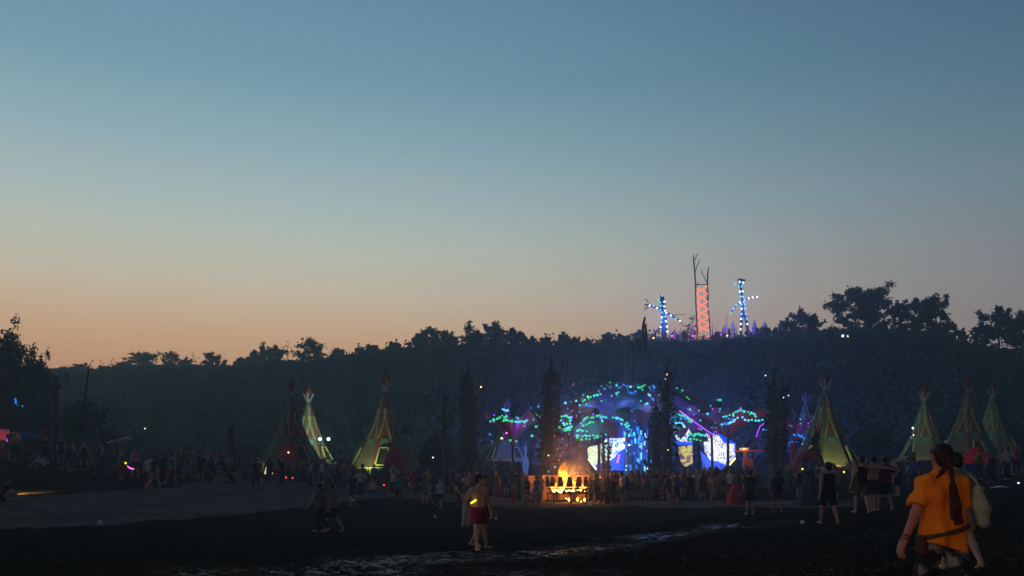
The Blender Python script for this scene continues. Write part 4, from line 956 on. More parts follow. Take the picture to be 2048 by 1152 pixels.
# screens
def screen_mat(name, stops, scale, strength, seed):
    m = bpy.data.materials.new(name); m.use_nodes = True; nt = m.node_tree; N = nt.nodes; Lk = nt.links; b = N['Principled BSDF']
    tc = N.new('ShaderNodeTexCoord'); mp = N.new('ShaderNodeMapping'); Lk.new(tc.outputs['Object'], mp.inputs[0]); mp.inputs['Location'].default_value = (seed * 3.1, seed, 0)
    nz = N.new('ShaderNodeTexNoise'); nz.inputs['Scale'].default_value = scale; nz.inputs['Detail'].default_value = 6; nz.inputs['Roughness'].default_value = .68; nz.inputs['Distortion'].default_value = 1.4
    Lk.new(mp.outputs[0], nz.inputs['Vector'])
    r = N.new('ShaderNodeValToRGB'); Lk.new(nz.outputs['Fac'], r.inputs[0]); e = r.color_ramp.elements
    while len(e) < len(stops): e.new(.5)
    for i, (p, c) in enumerate(stops): e[i].position = p; e[i].color = (*c, 1)
    Lk.new(r.outputs['Color'], b.inputs['Emission Color']); b.inputs['Emission Strength'].default_value = strength; b.inputs['Base Color'].default_value = (.02, .02, .02, 1)
    return m
SCR_L = screen_mat('screen_left', [(.36, (.03, .02, .3)), (.42, (.2, .1, .6)), (.46, (.25, .75, .85)), (.49, (.9, .95, .95)), (.53, (.95, .9, .95)), (.57, (.6, .85, .95)), (.63, (.35, .15, .75)), (.70, (.1, .02, .4))], 1.5, 1.35, 1)
SCR_LL = screen_mat('screen_left_low', [(.38, (.03, .15, .2)), (.43, (.15, .6, .55)), (.47, (.7, .95, .8)), (.51, (1, .95, .55)), (.55, (.75, .55, .12)), (.59, (.55, .85, .7)), (.68, (.08, .3, .45))], 1.7, 1.3, 4)
SCR_R = screen_mat('screen_right', [(.34, (.06, .01, .25)), (.40, (.25, .04, .6)), (.45, (.35, .7, .8)), (.475, (.95, .98, 1)), (.54, (.95, .9, .85)), (.57, (.55, .6, .45)), (.60, (.3, .06, .55)), (.72, (.06, .01, .25))], 1.7, 1.25, 2)
SCR_Y = screen_mat('screen_yellow', [(.36, (.03, .02, .08)), (.45, (.25, .05, .2)), (.52, (.85, .8, .1)), (.58, (.95, .9, .3)), (.66, (.1, .08, .15))], 1.1, .8, 3)
M_BLUEP = glow('blue_panel', (0.0, 0.07, 0.8), 1.2, True)
def screen(name, Y, polys, label, lights=()):
    px = sum(p[0] for p in polys[0][1]) / len(polys[0][1]); b = stand(px, Y); root = empty(name, b)
    for k, (pn, poly, m, d) in enumerate(polys):
        mb = MB(); pts = [L(x, y, Y, b) + Vector((0, -d, 0)) for x, y in poly]
        mb.prism(pts, .12); mb.build(pn, m, root)
    xs = [p[0] for pn, poly, m, d in polys for p in poly]; ys = [p[1] for pn, poly, m, d in polys for p in poly]
    fr = MB()
    for x in (min(xs) + 4, (min(xs) + max(xs)) / 2, max(xs) - 4): fr.bar(L(x, 985, Y + .35, b), L(x, min(ys) + 25, Y + .35, b), .12)
    fr.build('support_frame', M_IRON, root)
    for (x, y, e, c) in lights: point_light('screen_light', tuple(L(x, y, Y - 1.0, b)), e, c, .6, root)
    return tag(root, label, 'screen')
screen('video_screen', 77, [('display', [(1221, 872), (1234, 868), (1250, 864), (1250, 897), (1238, 903), (1228, 916), (1219, 922), (1215, 890)], SCR_L, .06), ('display', [(1175, 897), (1180, 893), (1200, 890), (1214, 877), (1216, 926), (1196, 926), (1191, 931), (1177, 918)], SCR_LL, .06), ('backdrop', [(1205, 890), (1212, 864), (1253, 860), (1251, 896), (1247, 941), (1193, 941), (1190, 926)], M_BLUEP, -.1), ('edge_tube', [(1175, 918), (1178, 917), (1194, 938), (1191, 940)], LED['pale'], .05), ('edge_tube', [(1238, 908), (1240, 909), (1236, 926), (1233, 925)], LED['magenta'], .1)],
       'left video screen glowing white and yellow on a blue panel', [(1210, 905, 170, (.6, .8, 1)), (1240, 930, 90, (.08, .18, 1))])
screen('video_screen', 77, [('display', [(1407, 880), (1412, 866), (1424, 874), (1430, 867), (1438, 872), (1450, 887), (1468, 888), (1470, 914), (1452, 930), (1436, 923), (1420, 920), (1410, 905)], SCR_R, .06), ('display', [(1349, 866), (1354, 854), (1370, 848), (1382, 862), (1386, 872), (1384, 884), (1362, 884), (1352, 878)], SCR_R, .06), ('display', [(1357, 893), (1384, 890), (1386, 925), (1372, 934), (1362, 926), (1358, 910)], SCR_Y, .06),
       ('backdrop', [(1350, 882), (1386, 884), (1386, 890), (1356, 890)], M_BLUEP, -.05), ('backdrop', [(1402, 902), (1420, 918), (1450, 928), (1472, 912), (1473, 886), (1449, 884), (1432, 863), (1425, 862), (1425, 866), (1447, 890), (1468, 890), (1468, 910), (1452, 932), (1446, 939), (1408, 939)], M_BLUEP, -.15), ('edge_tube', [(1453, 933), (1470, 915), (1471, 918), (1455, 936)], LED['warm'], .08)],
       'right video screen glowing white and violet with a blue lower edge', [(1440, 905, 170, (.65, .65, 1)), (1425, 932, 90, (.08, .18, 1))])
# low deck the screens stand behind
db = stand(1320, 75); deck = empty('stage_deck', db)
for k in range(9):
    x = -6.8 + 1.7 * k; MB().box((x, 0, .55), (1.66, 1.4, 1.1)).build('deck_block', mat('black_paint', (.02, .02, .022), .7, .3), deck)
tag(deck, 'low black stage deck behind the dancing crowd', 'deck')
# orange-lit arm with lamp and speaker box
ab = stand(1492, 72); arm = empty('lamp_stand', ab); M_ORW = mat('rust_wood', (.30, .10, .05), .8, .3, 5, .3)
MB().tube([L(1491, 985, 72, ab), L(1491, 900, 72, ab)], .16, 7).build('post', M_ORW, arm)
MB().bar(L(1471, 902, 72, ab), L(1526, 901, 72, ab), .22, .16).build('crossbar', M_ORW, arm)
MB().box(L(1496, 926, 71.6, ab), (.78, .5, .72)).build('box', M_ORW, arm)
for px in (1482, 1488, 1494): bulb(arm, L(px, 898, 71.7, ab), .12, 'orange' if px != 1488 else 'warm', 'lamp')
point_light('arm_light', tuple(L(1490, 890, 70.6, ab)), 70, (1, .3, .1), .15, arm)
tag(arm, 'orange-lit wooden post with a crossbar of lamps right of the stage', 'lamp post')
rc = stand(1584, 74); fl = empty('hanging_cloth', rc)
MB().prism([L(x, y, 74, rc) for x, y in ((1580, 886), (1590, 886), (1588, 905), (1584, 925), (1581, 924), (1583, 905))], .06).build('cloth', mat('red_cloth', (.45, .03, .05), .85, .2, 3, trans=.2), fl)
MB().tube([L(1591, 985, 74.2, rc), L(1590, 884, 74.2, rc)], .04, 5).build('pole', M_DARKWOOD, fl)
MB().tube([L(1591, 885, 74.1, rc), L(1578, 885, 74.1, rc)], .03, 5).build('arm', M_DARKWOOD, fl)
tag(fl, 'long red cloth hanging from a pole right of the stage', 'banner')
# blue glowing spindle left of the fire
bs = stand(1051, 70); sp = empty('spindle_lamp', bs)
zz = EYE + (HOR - 889) / F * 70 - bs.z
MB().lathe([(.05, .75), (.16, 1.0), (.13, 1.3), (.20, 1.7), (.27, 2.2), (.2, 2.7), (.09, 3.1), (.13, 3.4), (.05, zz)], 12).build('shade', glow('blue_lantern', (.05, .14, .45), .55, True), sp, smooth=True)
MB().tube([(0, 0, -.3), (0, 0, .8)], .05, 6).build('stem', M_IRON, sp)
tag(sp, 'tall blue glowing spindle lantern left of the bonfire', 'lantern')

# ------------------------------------------------------------------ decorated dead trees in front of the stage
M_RAG = mat('rag_leaf', (.016, .016, .013), .95, .4, 4); M_IVY = mat('ivy', (.03, .042, .018), .85, .4, 4)
def dead_tree(px, Y, top, w, seed, label, rags=260, forks=5, rag_w=1.0, ivy=False, lights=()):
    b = stand(px, Y); root = empty('dead_tree', b); r = random.Random(seed); H = EYE + (HOR - top) / F * Y - b.z; R = w / F * Y / 2
    tr = MB(); ax = [Vector((r.uniform(-.25, .25) * R, r.uniform(-.2, .2) * R, H * t)) for t in (0, .25, .5, .75, 1)]; ax[0].z = -.3
    tr.tube(ax, [R * .75, R * .6, R * .5, R * .33, .05], 9); tr.build('trunk', M_DARKWOOD, root, smooth=True)
    tips = []
    for k in range(forks):
        t = .45 + .5 * k / forks; p = Vector((0, 0, H * t)); a = r.uniform(0, 6.28); l = r.uniform(.7, 1.6) * (1.3 - t) * H * .25
        q = p + Vector((math.cos(a) * l * .5, math.sin(a) * l * .4, l * .5)); e = q + Vector((math.cos(a) * l * .15, 0, l * .8))
        MB().tube([p, q, e], [R * .25 + .03, .05, .02], 5).build('branch', M_DARKWOOD, root); tips.append(e)
    if rags:
        rg = np.random.default_rng(seed); z = rg.uniform(0.04, .88, rags) ** .9 * H; a = rg.uniform(0, 6.28, rags); rr = R * rag_w * (1.0 - .45 * (z / H) ** 2) * rg.uniform(.35, 1.15, rags) * (.7 + .6 * vnoise(a * 1.3, z * .8, seed=seed))
        v, f = leaf_quads(np.stack([rr * np.cos(a), rr * np.sin(a), z], 1), .22, rg); link('ragged_bark', np_mesh('ragged_bark', v, f, mats=[M_IVY if ivy else M_RAG]), root)['kind'] = 'stuff'
    for (x, y, c, s) in lights: bulb(root, L(x, y, Y - R - .05, b), s, c, 'lamp')
    return tag(root, label, 'dead tree', 'decorated dead trees before the stage')
dead_tree(936, 68, 725, 46, 11, 'ivy-covered dead tree left of the left funnel canopy', 700, 7, 1.0, True, [(962, 774, 'warm', .07), (951, 771, 'dim', .05)])
dead_tree(1101, 66, 712, 46, 12, 'broad ragged dead tree directly behind the bonfire', 620, 6)
dead_tree(1334, 66, 716, 32, 13, 'tall slim dead tree right of the blue tower with two small lamps on top', 380, 3, 1.3, False, [(1334, 749, 'orange', .08), (1331, 758, 'sky', .06), (1336, 900, 'yellow', .06)])
dead_tree(1312, 69, 795, 34, 14, 'short dark dead tree between the blue tower and the slim dead tree', 380, 3)
dead_tree(1545, 67, 738, 30, 15, 'left of the two dark dead trees at the right end of the stage', 420, 5, 1.0, False, [(1531, 751, 'pale', .06)])
dead_tree(1566, 69, 752, 24, 16, 'right of the two dark dead trees at the right end of the stage', 320, 6, 1.0, False, [(1567, 795, 'white', .05), (1577, 791, 'white', .05)])
dead_tree(1632, 61, 850, 16, 17, 'low leaning dead trunk at the foot of the big right tepee', 160, 3)
dead_tree(1207, 70, 850, 12, 18, 'thin dark trunk standing before the left video screen', 60, 2)
dead_tree(1217, 69, 868, 10, 19, 'thin forked dark trunk just right of the one before the left screen', 40, 2)
dead_tree(888, 72, 770, 16, 20, 'thin dark dead trunk left of the ivy-covered tree', 120, 5)
dead_tree(463, 60, 842, 9, 21, 'thin dark wrapped post standing in the left crowd', 70, 2)

# dark dome shelter left of the stage
cb = stand(876, 70); dome = empty('dome_shelter', cb)
Rd = 50 / F * 70; hd = EYE + (HOR - 872) / F * 70 - cb.z; M_DOME = mat('dome_cloth', (.018, .02, .022), .9, .3, 2); 
for k in range(10):
    a0, a1 = 2 * math.pi * k / 10, 2 * math.pi * (k + 1) / 10; vs = []
    for i in range(7):
        e = math.pi / 2 * i / 6
        for j in range(4): a = a0 + (a1 - a0) * j / 3; vs.append((Rd * math.cos(e) ** .7 * math.cos(a), Rd * math.cos(e) ** .7 * math.sin(a), hd * math.sin(e)))
    MB().add(vs, [(i * 4 + j, i * 4 + j + 1, (i + 1) * 4 + j + 1, (i + 1) * 4 + j) for i in range(6) for j in range(3)]).build('cloth_panel', M_DOME, dome, smooth=True)
    if k % 2 == 0: MB().tube([(Rd * 1.015 * math.cos(math.pi / 2 * i / 6) ** .7 * math.cos(a0), Rd * 1.015 * math.cos(math.pi / 2 * i / 6) ** .7 * math.sin(a0), hd * 1.015 * math.sin(math.pi / 2 * i / 6)) for i in range(7)], .06, 5).build('rib', mat('rib_pinkish', (.10, .07, .07), .8), dome)
tag(dome, 'dark dome shelter with pale ribs between the lone tepee and the ivy tree', 'shelter')
# net rope sloping up to the left funnel canopy
MB().tube([P(925, 935, 69), P(945, 912, 69.5), P(975, 893, 70), P(1003, 880, 70.5), fb1 + Vector((-.3, -1.2, zn1 + .1))], .10, 6).build('rope_net', mat('pale_net', (.20, .17, .17), .9, .4, 8), None)
tag(bpy.data.objects['rope_net'], 'pale netting sloping up from the crowd to the left funnel canopy', 'netting')
# ------------------------------------------------------------------ bonfire in an iron basket
fb = on_ground(1136, 1004, 40, 60); FY = fb.y
fire = empty('fire_basket', fb); pxm = F / FY
Rf = 43 / pxm; z1 = 17 / pxm; z2 = 51 / pxm
for k in range(15):
    a = 2 * math.pi * k / 15 + .11; ca, sa = math.cos(a), math.sin(a); t = Vector((-sa, ca, 0)); n = Vector((ca, sa, 0)); w = Rf * .165
    def q(u, z, o=0): return n * (Rf + o) + t * u + Vector((0, 0, z))
    zb = z1 + (z2 - z1) * .40
    mb = MB(); mb.prism([q(-w * .95, zb, 0), q(w * .95, zb, 0), q(w * .92, zb + (z2 - zb) * .3), q(w * .55, z2 - .03), q(w * .42, z2), q(-w * .42, z2), q(-w * .55, z2 - .03), q(-w * .92, zb + (z2 - zb) * .3)], .05, tuple(n)); mb.build('iron_plate', M_IRON, fire)
for z in (z1 * 1.05, z1 + (z2 - z1) * .30):
    MB().tube([(Rf * .99 * math.cos(2 * math.pi * k / 24), Rf * .99 * math.sin(2 * math.pi * k / 24), z) for k in range(25)], .035, 5, False).build('hoop', M_IRON, fire)
for k in range(7):
    a = 2 * math.pi * k / 7 + .3; MB().tube([(Rf * .9 * math.cos(a), Rf * .9 * math.sin(a), -.2), (Rf * .97 * math.cos(a), Rf * .97 * math.sin(a), z1 * 1.2)], .05, 6).build('leg', M_IRON, fire)
M_LOG = mat('charred_log', (.03, .02, .015), .95, .5, 6, .5)
for k in range(9):
    a = RNG.uniform(0, 3.14); c = Vector((RNG.uniform(-.5, .5), RNG.uniform(-.5, .5), z1 + .12 + .09 * (k % 3))); d = Vector((math.cos(a), math.sin(a), RNG.uniform(-.1, .1))) * Rf * .75
    MB().tube([c - d, c + d], .09, 7).build('log', M_LOG, fire)
def flame_mat():
    m = bpy.data.materials.new('flame'); m.use_nodes = True; nt = m.node_tree; N = nt.nodes; Lk = nt.links
    for n in list(N): N.remove(n)
    out = N.new('ShaderNodeOutputMaterial'); em = N.new('ShaderNodeEmission'); tr = N.new('ShaderNodeBsdfTransparent'); mx = N.new('ShaderNodeMixShader')
    tc = N.new('ShaderNodeTexCoord'); sp = N.new('ShaderNodeSeparateXYZ'); Lk.new(tc.outputs['Generated'], sp.inputs[0])
    nz = N.new('ShaderNodeTexNoise'); nz.inputs['Scale'].default_value = 4; Lk.new(tc.outputs['Object'], nz.inputs['Vector'])
    ad = N.new('ShaderNodeMath'); ad.operation = 'MULTIPLY_ADD'; Lk.new(nz.outputs['Fac'], ad.inputs[0]); ad.inputs[1].default_value = .5; Lk.new(sp.outputs['Z'], ad.inputs[2])
    r = N.new('ShaderNodeValToRGB'); Lk.new(ad.outputs[0], r.inputs[0]); e = r.color_ramp.elements   # hot core below, cooler tip
    e.new(.5); e.new(.8)
    for i, (p, c) in enumerate(((.25, (1.0, .70, .18)), (.6, (1.0, .46, .05)), (.85, (1.0, .16, .01)), (1.2, (.5, .04, .0)))): e[i].position = min(p, 1); e[i].color = (*c, 1)
    Lk.new(r.outputs['Color'], em.inputs['Color']); em.inputs['Strength'].default_value = 8.0
    fr = N.new('ShaderNodeMapRange'); Lk.new(ad.outputs[0], fr.inputs['Value']); fr.inputs['From Min'].default_value = .7; fr.inputs['From Max'].default_value = 1.35; fr.inputs['To Min'].default_value = .05; fr.inputs['To Max'].default_value = .85
    Lk.new(fr.outputs[0], mx.inputs[0]); Lk.new(em.outputs[0], mx.inputs[1]); Lk.new(tr.outputs[0], mx.inputs[2]); Lk.new(mx.outputs[0], out.inputs['Surface'])
    m.cycles.emission_sampling = 'NONE'
    return m
M_FLAME = flame_mat()
def flame(x, y, z, h, w, seed):
    r = random.Random(seed); S = 12; n = 9; mb = MB(); vs = []
    sx = r.uniform(-.25, .25) * w; ph = r.uniform(0, 6)
    for i in range(S + 1):
        t = i / S; rr = w * (math.sin(math.pi * min(1, .04 + t * .96)) ** .9) * (1 - .35 * t) + .004
        cx = sx * t * 2 + math.sin(ph + 5 * t) * .14 * w * (1 + 2 * t); cyy = math.cos(ph + 4 * t) * .12 * w
        for k in range(n):
            a = 2 * math.pi * k / n; q = rr * (1 + .25 * math.sin(3 * a + ph + 6 * t)); vs.append((cx + q * math.cos(a), cyy + q * math.sin(a), h * t))
    mb.add(vs, [(i * n + k, i * n + (k + 1) % n, (i + 1) * n + (k + 1) % n, (i + 1) * n + k) for i in range(S) for k in range(n)])
    return mb.build('flame', M_FLAME, fire, (x, y, z), True)
for i, (x, y, h, w) in enumerate(((-.38, -.1, 1.15, .36), (-.16, -.05, 1.85, .36), (.2, -.2, 1.0, .34), (.55, .1, .8, .3), (-.7, .1, .7, .28), (.9, .2, .6, .22), (-.5, -.3, .62, .22), (.45, -.3, .66, .22), (.75, -.2, .5, .18), (-.85, -.2, .45, .15), (.25, .3, .9, .25), (-.3, .35, .8, .25), (-.15, -.65, .55, .2), (.3, -.7, .5, .2), (.62, -.7, .42, .16), (-.62, -.62, .42, .16), (1.0, -.1, .55, .14))):
    flame(x, y, z1 + .12, h, w, 40 + i)
for k in range(6):
    a = -math.pi + math.pi * (k + RNG.uniform(.1, .9)) / 6; flame(Rf * RNG.uniform(.6, .86) * math.cos(a), Rf * .8 * math.sin(a), z1 + RNG.uniform(0, .22), RNG.uniform(.4, .8), RNG.uniform(.12, .24), 90 + k)
for i, (x, h) in enumerate(((-.02, .36), (.52, .4), (.95, .32))): flame(x, -Rf * .8, .08, h * .8, .075, 70 + i)
for (px, py, r) in ((1132, 997, .05), (1162, 1003, .06)): bulb(fire, P(px, py, FY - Rf - .1) - fb, r, 'warm', 'ember')
point_light('fire_light', (0, 0, z2 + .35), 1100, (1.0, .36, .09), .35, fire)
point_light('fire_light', (0, -.2, z1 + .35), 420, (1.0, .34, .08), .3, fire)
tag(fire, 'burning bonfire in a round iron basket of upright plates', 'bonfire')
# sparks drifting up
sk = np.array([tuple(P(px, py, FY + dy)) for px, py, dy in ((1147, 769, 1), (1109, 873, .5), (1115, 898, 0), (1144, 822, .6), (1153, 832, .4), (1126, 905, 0), (1120, 912, -.2), (1133, 890, .2), (1138, 868, .1), (1125, 878, .2), (1118, 920, 0))])
mb = MB()
for p in sk: mb.tube([Vector(p) - Vector((.01, 0, .06)), Vector(p), Vector(p) + Vector((.015, 0, .07))], [.004, .018, .004], 5)
tag(mb.build('sparks', LED['orange']), 'orange sparks rising from the bonfire', 'sparks', kind='stuff')
# low plank wall behind the fire
wb = stand(1114, FY + 2.7); wall = empty('plank_wall', wb); zt = EYE + (HOR - 951) / F * wb.y - wb.z; M_PLANK = [mat('plank_a', (.45, .26, .15), .85, .3, 4, .3), mat('plank_b', (.40, .22, .12), .85, .3, 4, .3)]
x0 = (1048 - 1114) / F * wb.y; x1 = (1178 - 1114) / F * wb.y; n = 22
for k in range(n):
    x = x0 + (x1 - x0) * (k + .5) / n; MB().box((x, 0, zt / 2 - .1 + RNG.uniform(-.02, .02)), ((x1 - x0) / n - .015, .05, zt + .2)).build('plank', M_PLANK[k % 2], wall)
MB().box(((x0 + x1) / 2, .06, zt * .75), (x1 - x0, .06, .12)).build('rail', M_PLANK[1], wall)
tag(wall, 'low plank wall lit orange behind the bonfire', 'wall')

# ------------------------------------------------------------------ art on the crest of the ridge
AY = 131.0
def A(zx, zy): return 1260 + zx / 5.487, 490 + zy / 5.487
M_TWIG = mat('twig_blue', (.03, .035, .08), .9, .4, 4)
def figure(px, base_py, pts, limbs, label, seed):
    b = stand(px, AY); root = empty('light_figure', b); r = random.Random(seed)
    for w, line in limbs:
        W = [L(*A(x, y), AY, b) for x, y in line]; ww = w / 5.487 / F * AY
        mb = MB(); mb.tube(W, [ww * .5] * (len(W) - 1) + [ww * .3], 7); mb.build('limb', M_TWIG, root, smooth=True)
        tw = MB()
        for i in range(len(W) - 1):
            for _ in range(5):
                p = W[i].lerp(W[i + 1], r.random()); tw.tube([p, p + Vector((r.uniform(-1, 1), r.uniform(-.5, .5), r.uniform(-.6, 1))) * .55], [.03, .01], 3, False)
        tw.build('twigs', M_TWIG, root)['kind'] = 'stuff'
    for x, y in pts:
        bulb(root, L(*A(x, y), AY - .9, b), .17, r.choice(['white', 'white', 'sky', 'cyan']))
    point_light('figure_light', tuple(L(*A(*pts[len(pts) // 2]), AY - 2.2, b)), 1800, (.1, .25, 1.0), .4, root)
    return tag(root, label, 'sculpture', 'light figures on the ridge')
figure(1328, 665, [(355, 556), (310, 597), (377, 622), (331, 631), (342, 665), (377, 674), (331, 712), (384, 720), (350, 738), (398, 745), (388, 783), (350, 793), (347, 847), (395, 838), (335, 900), (405, 895), (216, 664), (258, 668), (295, 692), (449, 773), (502, 809), (549, 833), (410, 950)],
       [(60, [(375, 1040), (378, 900), (372, 780), (358, 640), (352, 550)]), (26, [(362, 730), (300, 690), (216, 662), (160, 655)]), (22, [(375, 730), (450, 772), (560, 838)]), (24, [(370, 850), (330, 910), (250, 990)]), (16, [(350, 1040), (352, 950), (362, 880)]), (6, [(400, 740), (480, 768), (600, 760)]), (6, [(216, 662), (190, 610), (160, 590)]), (6, [(216, 680), (180, 700), (150, 720)])], 'left of two light-studded twig figures on the ridge, arms slanting downward', 3)
figure(1487, 665, [(1155, 424), (1203, 404), (1243, 411), (1195, 460), (1226, 455), (1205, 511), (1236, 509), (1217, 566), (1243, 566), (1260, 601), (1302, 585), (1346, 574), (1393, 569), (1205, 630), (1248, 622), (1165, 658), (1134, 697), (1107, 745), (1226, 650), (1260, 650), (1225, 700), (1265, 697), (1223, 756), (1271, 754), (1221, 811), (1280, 811), (1216, 867), (1288, 867), (1213, 925)],
       [(28, [(1240, 760), (1236, 600), (1218, 460), (1212, 420)]), (60, [(1190, 395), (1260, 395)]), (14, [(1240, 610), (1300, 585), (1395, 568)]), (14, [(1235, 615), (1170, 655), (1105, 748)]), (28, [(1235, 740), (1222, 860), (1212, 1030)]), (28, [(1250, 740), (1280, 860), (1292, 1030)])], 'right of two light-studded twig figures on the ridge, with a flat crown', 4)
hb = stand(1404, AY); hx = empty('helix_tower', hb); M_GREYPOLE = mat('grey_pole', (.06, .06, .055), .9, .3, 4)
for w, line in ((15, [(740, 1050), (735, 900), (722, 620), (720, 470), (714, 340), (700, 180), (697, 110)]), (9, [(706, 168), (728, 130), (747, 88)]), (9, [(716, 300), (735, 230), (755, 200), (760, 155)]), (8, [(735, 470), (738, 430), (746, 405)]), (15, [(888, 1050), (875, 880), (852, 640), (846, 520), (850, 400), (853, 320), (865, 240)]), (8, [(845, 420), (815, 350), (785, 300), (790, 262)]), (8, [(858, 640), (866, 540), (862, 480)]), (11, [(712, 434), (868, 434)]), (3, [(790, 434), (800, 940)])):
    MB().tube([L(*A(x, y), AY, hb) for x, y in line], [w / 2 / 5.487 / F * AY] * (len(line) - 1) + [w / 3.2 / 5.487 / F * AY], 6).build('pole', M_GREYPOLE, hx)
M_HEL = glow('helix_rope', (1.0, .14, .03), 2.0); 
for s in (1, -1):
    pts = []
    for i in range(73):
        y = 455 + 500 * i / 72; th = math.pi * (y - 572) / 84; cx = 789 + 24 * (y - 455) / 500
        p = L(*A(cx + s * 54 * math.sin(th), y), AY, hb); p.y += s * .75 * math.cos(th); pts.append(p)
    MB().tube(pts, .085, 6).build('light_rope', M_HEL, hx, smooth=True)
point_light('helix_light', tuple(L(*A(800, 700), AY - 2, hb)), 80, (1, .2, .08), .5, hx)
tag(hx, 'forked pole tower with a glowing red double helix between its poles', 'sculpture')
# pale pointed spires between the figures
SP = [(445, 850, 1010, 16, 'spike', 'far left pink-lit slender spike between the figures', 'pink'), (492, 900, 1000, 44, 'house', 'pink-lit pointed house shape right of the left figure', 'pink'), (556, 900, 1000, 40, 'spike', 'dim spike between the left figure and the helix tower', 'dim'), (686, 868, 1010, 44, 'house', 'magenta pointed shape left of the helix tower', 'mag'), (905, 850, 1000, 24, 'spike', 'violet spike touching the right side of the helix tower', 'vio'), (945, 870, 1000, 20, 'spike', 'thin violet spike right of the helix tower', 'vio'), (1030, 880, 1010, 66, 'house', 'broad violet pointed shape between helix tower and right figure', 'vio'), (1058, 740, 1010, 46, 'spike', 'tallest slender spike, orange at its base, left of right figure', 'or'), (1128, 830, 1010, 66, 'house', 'pale grey house-shaped spire left of the right figure', 'gr'), (1170, 880, 1000, 18, 'spike', 'thin pale spike beside the right figure', 'gr'), (1298, 760, 920, 22, 'spike', 'slender dark spike right of the right figure', 'gr'), (1365, 812, 920, 58, 'house', 'violet onion-pointed shape right of the right figure', 'vio'), (1480, 832, 930, 60, 'house', 'teal pointed shape farthest right on the ridge', 'te')]
SPC = {'pink': (.5, .25, .33), 'dim': (.2, .18, .2), 'mag': (.5, .14, .36), 'vio': (.3, .18, .38), 'or': (.5, .33, .28), 'gr': (.36, .32, .36), 'te': (.12, .28, .30)}
for zx, zt_, zb, w, kind, lab, c in SP:
    Yy = AY + 1.5; px, top = A(zx, zt_); _, bot = A(zx, zb); b = stand(px, Yy); root = empty('spire', b); hw = w / 2 / 5.487 / F * Yy; zt2_ = EYE + (HOR - top) / F * Yy - b.z; m = mat('spire_' + c, SPC[c], .8, .25, 2)
    if kind == 'spike': MB().lathe([(hw, -.3), (hw * .8, zt2_ * .35), (hw * .35, zt2_ * .7), (.02, zt2_)], 5).build('shaft', m, root)
    else:
        MB().lathe([(hw * .8, -.3), (hw * .85, zt2_ * .55), (hw, zt2_ * .58)], 4).build('body', m, root); MB().lathe([(hw, zt2_ * .59), (hw * .5, zt2_ * .8), (.02, zt2_)], 4).build('roof', m, root)
    tag(root, lab, 'spire', 'lit spires on the ridge')
def spot_fix(zx, zy, c, e, lab, lens):
    px, py = A(zx, zy); b = stand(px, AY - 1.2); root = empty('uplight', b); z = EYE + (HOR - py) / F * (AY - 1.2) - b.z
    MB().tube([(0, 0, -.2), (0, 0, max(.2, z - .1))], .05, 6).build('stake', M_IRON, root); bulb(root, (0, 0, z), .14, lens, 'lamp')
    point_light('uplight_light', (0, -.2, z + .3), e, c, .1, root); tag(root, lab, 'lamp', 'uplights among the spires')
spot_fix(258, 1020, (1, .45, .3), 60, 'warm uplight at the foot of the left figure', 'warm'); spot_fix(462, 1000, (1, .4, .6), 60, 'pink uplight right of the left figure', 'magenta'); spot_fix(690, 1000, (1, .1, .6), 70, 'magenta uplight left of the helix tower', 'magenta')
spot_fix(850, 1010, (1, .15, .3), 50, 'red uplight at the foot of the helix tower', 'red'); spot_fix(1068, 995, (1, .55, .2), 70, 'orange uplight at the foot of the tallest spike', 'warm'); spot_fix(1000, 985, (.6, .15, 1), 60, 'violet uplight between helix tower and tallest spike', 'violet'); spot_fix(1330, 940, (.6, .15, 1), 50, 'violet uplight right of the right figure', 'violet')
t = make_tree('dead_bush', stand(1381, AY + 2), 4.2, 1.9, 777, n_leaf=120, leaf=.2, bare=1, trunk_frac=.15); tag(t, 'twiggy dead bush left of the helix tower on the ridge', 'bush')
for px, c, lab in ((1685, 'white', 'left of two small white lights on the dark right hillside'), (1696, 'pale', 'right of two small white lights on the dark right hillside')):
    Yh = 118; p = P(px, 672, Yh); b = Vector((p.x, Yh, gz(p.x, Yh))); root = empty('pole_lamp', b)
    MB().tube([(0, 0, -.3), (0, 0, p.z - b.z)], .06, 6).build('pole', M_IRON, root); bulb(root, (0, -.1, p.z - b.z), .2, c, 'lamp'); tag(root, lab, 'lamp')

# ------------------------------------------------------------------ left side: big tree, totem, leaning poles, tents
def tall(px, Y, top): return EYE + (HOR - top) / F * Y - stand(px, Y).z
t = make_tree('broadleaf_tree', stand(14, 68), tall(14, 68, 660), 2.9, 901, leaf=.16, n_leaf=9500, trunk_frac=.12, clump=.8, mi=0, fill=2); tag(t, 'large broadleaf tree at the left edge of the photo', 'tree')
t = make_tree('broadleaf_tree', stand(66, 72), tall(66, 72, 690), 1.5, 902, leaf=.16, n_leaf=4200, trunk_frac=.1, clump=.8, mi=0, fill=1.5); tag(t, 'smaller broadleaf tree just right of the large left tree', 'tree')
t = make_tree('broadleaf_tree', stand(-70, 66), tall(-70, 66, 640), 3, 903, leaf=.22, n_leaf=3600, trunk_frac=.2, mi=1); tag(t, 'broadleaf tree cut off by the left edge of the photo', 'tree')
for i, (px, Y, top, hw, lab) in enumerate(((168, 58, 795, 42, 'dark bush at the foot of the leaning pole'), (30, 62, 812, 60, 'dark shrub under the large left tree'), (95, 66, 800, 30, 'dark shrub left of the totem post'), (135, 62, 845, 26, 'low dark shrub right of the totem post'))):
    b = stand(px, Y); h = EYE + (HOR - top) / F * Y - b.z; tag(make_tree('shrub', b, h, hw / F * Y, 950 + i, leaf=.2, n_leaf=1700, trunk_frac=.02, mi=i, clump=1.4), lab, 'shrub')
b = stand(110, 54); tot = empty('totem_post', b); zt = EYE + (HOR - 790) / F * 54 - b.z
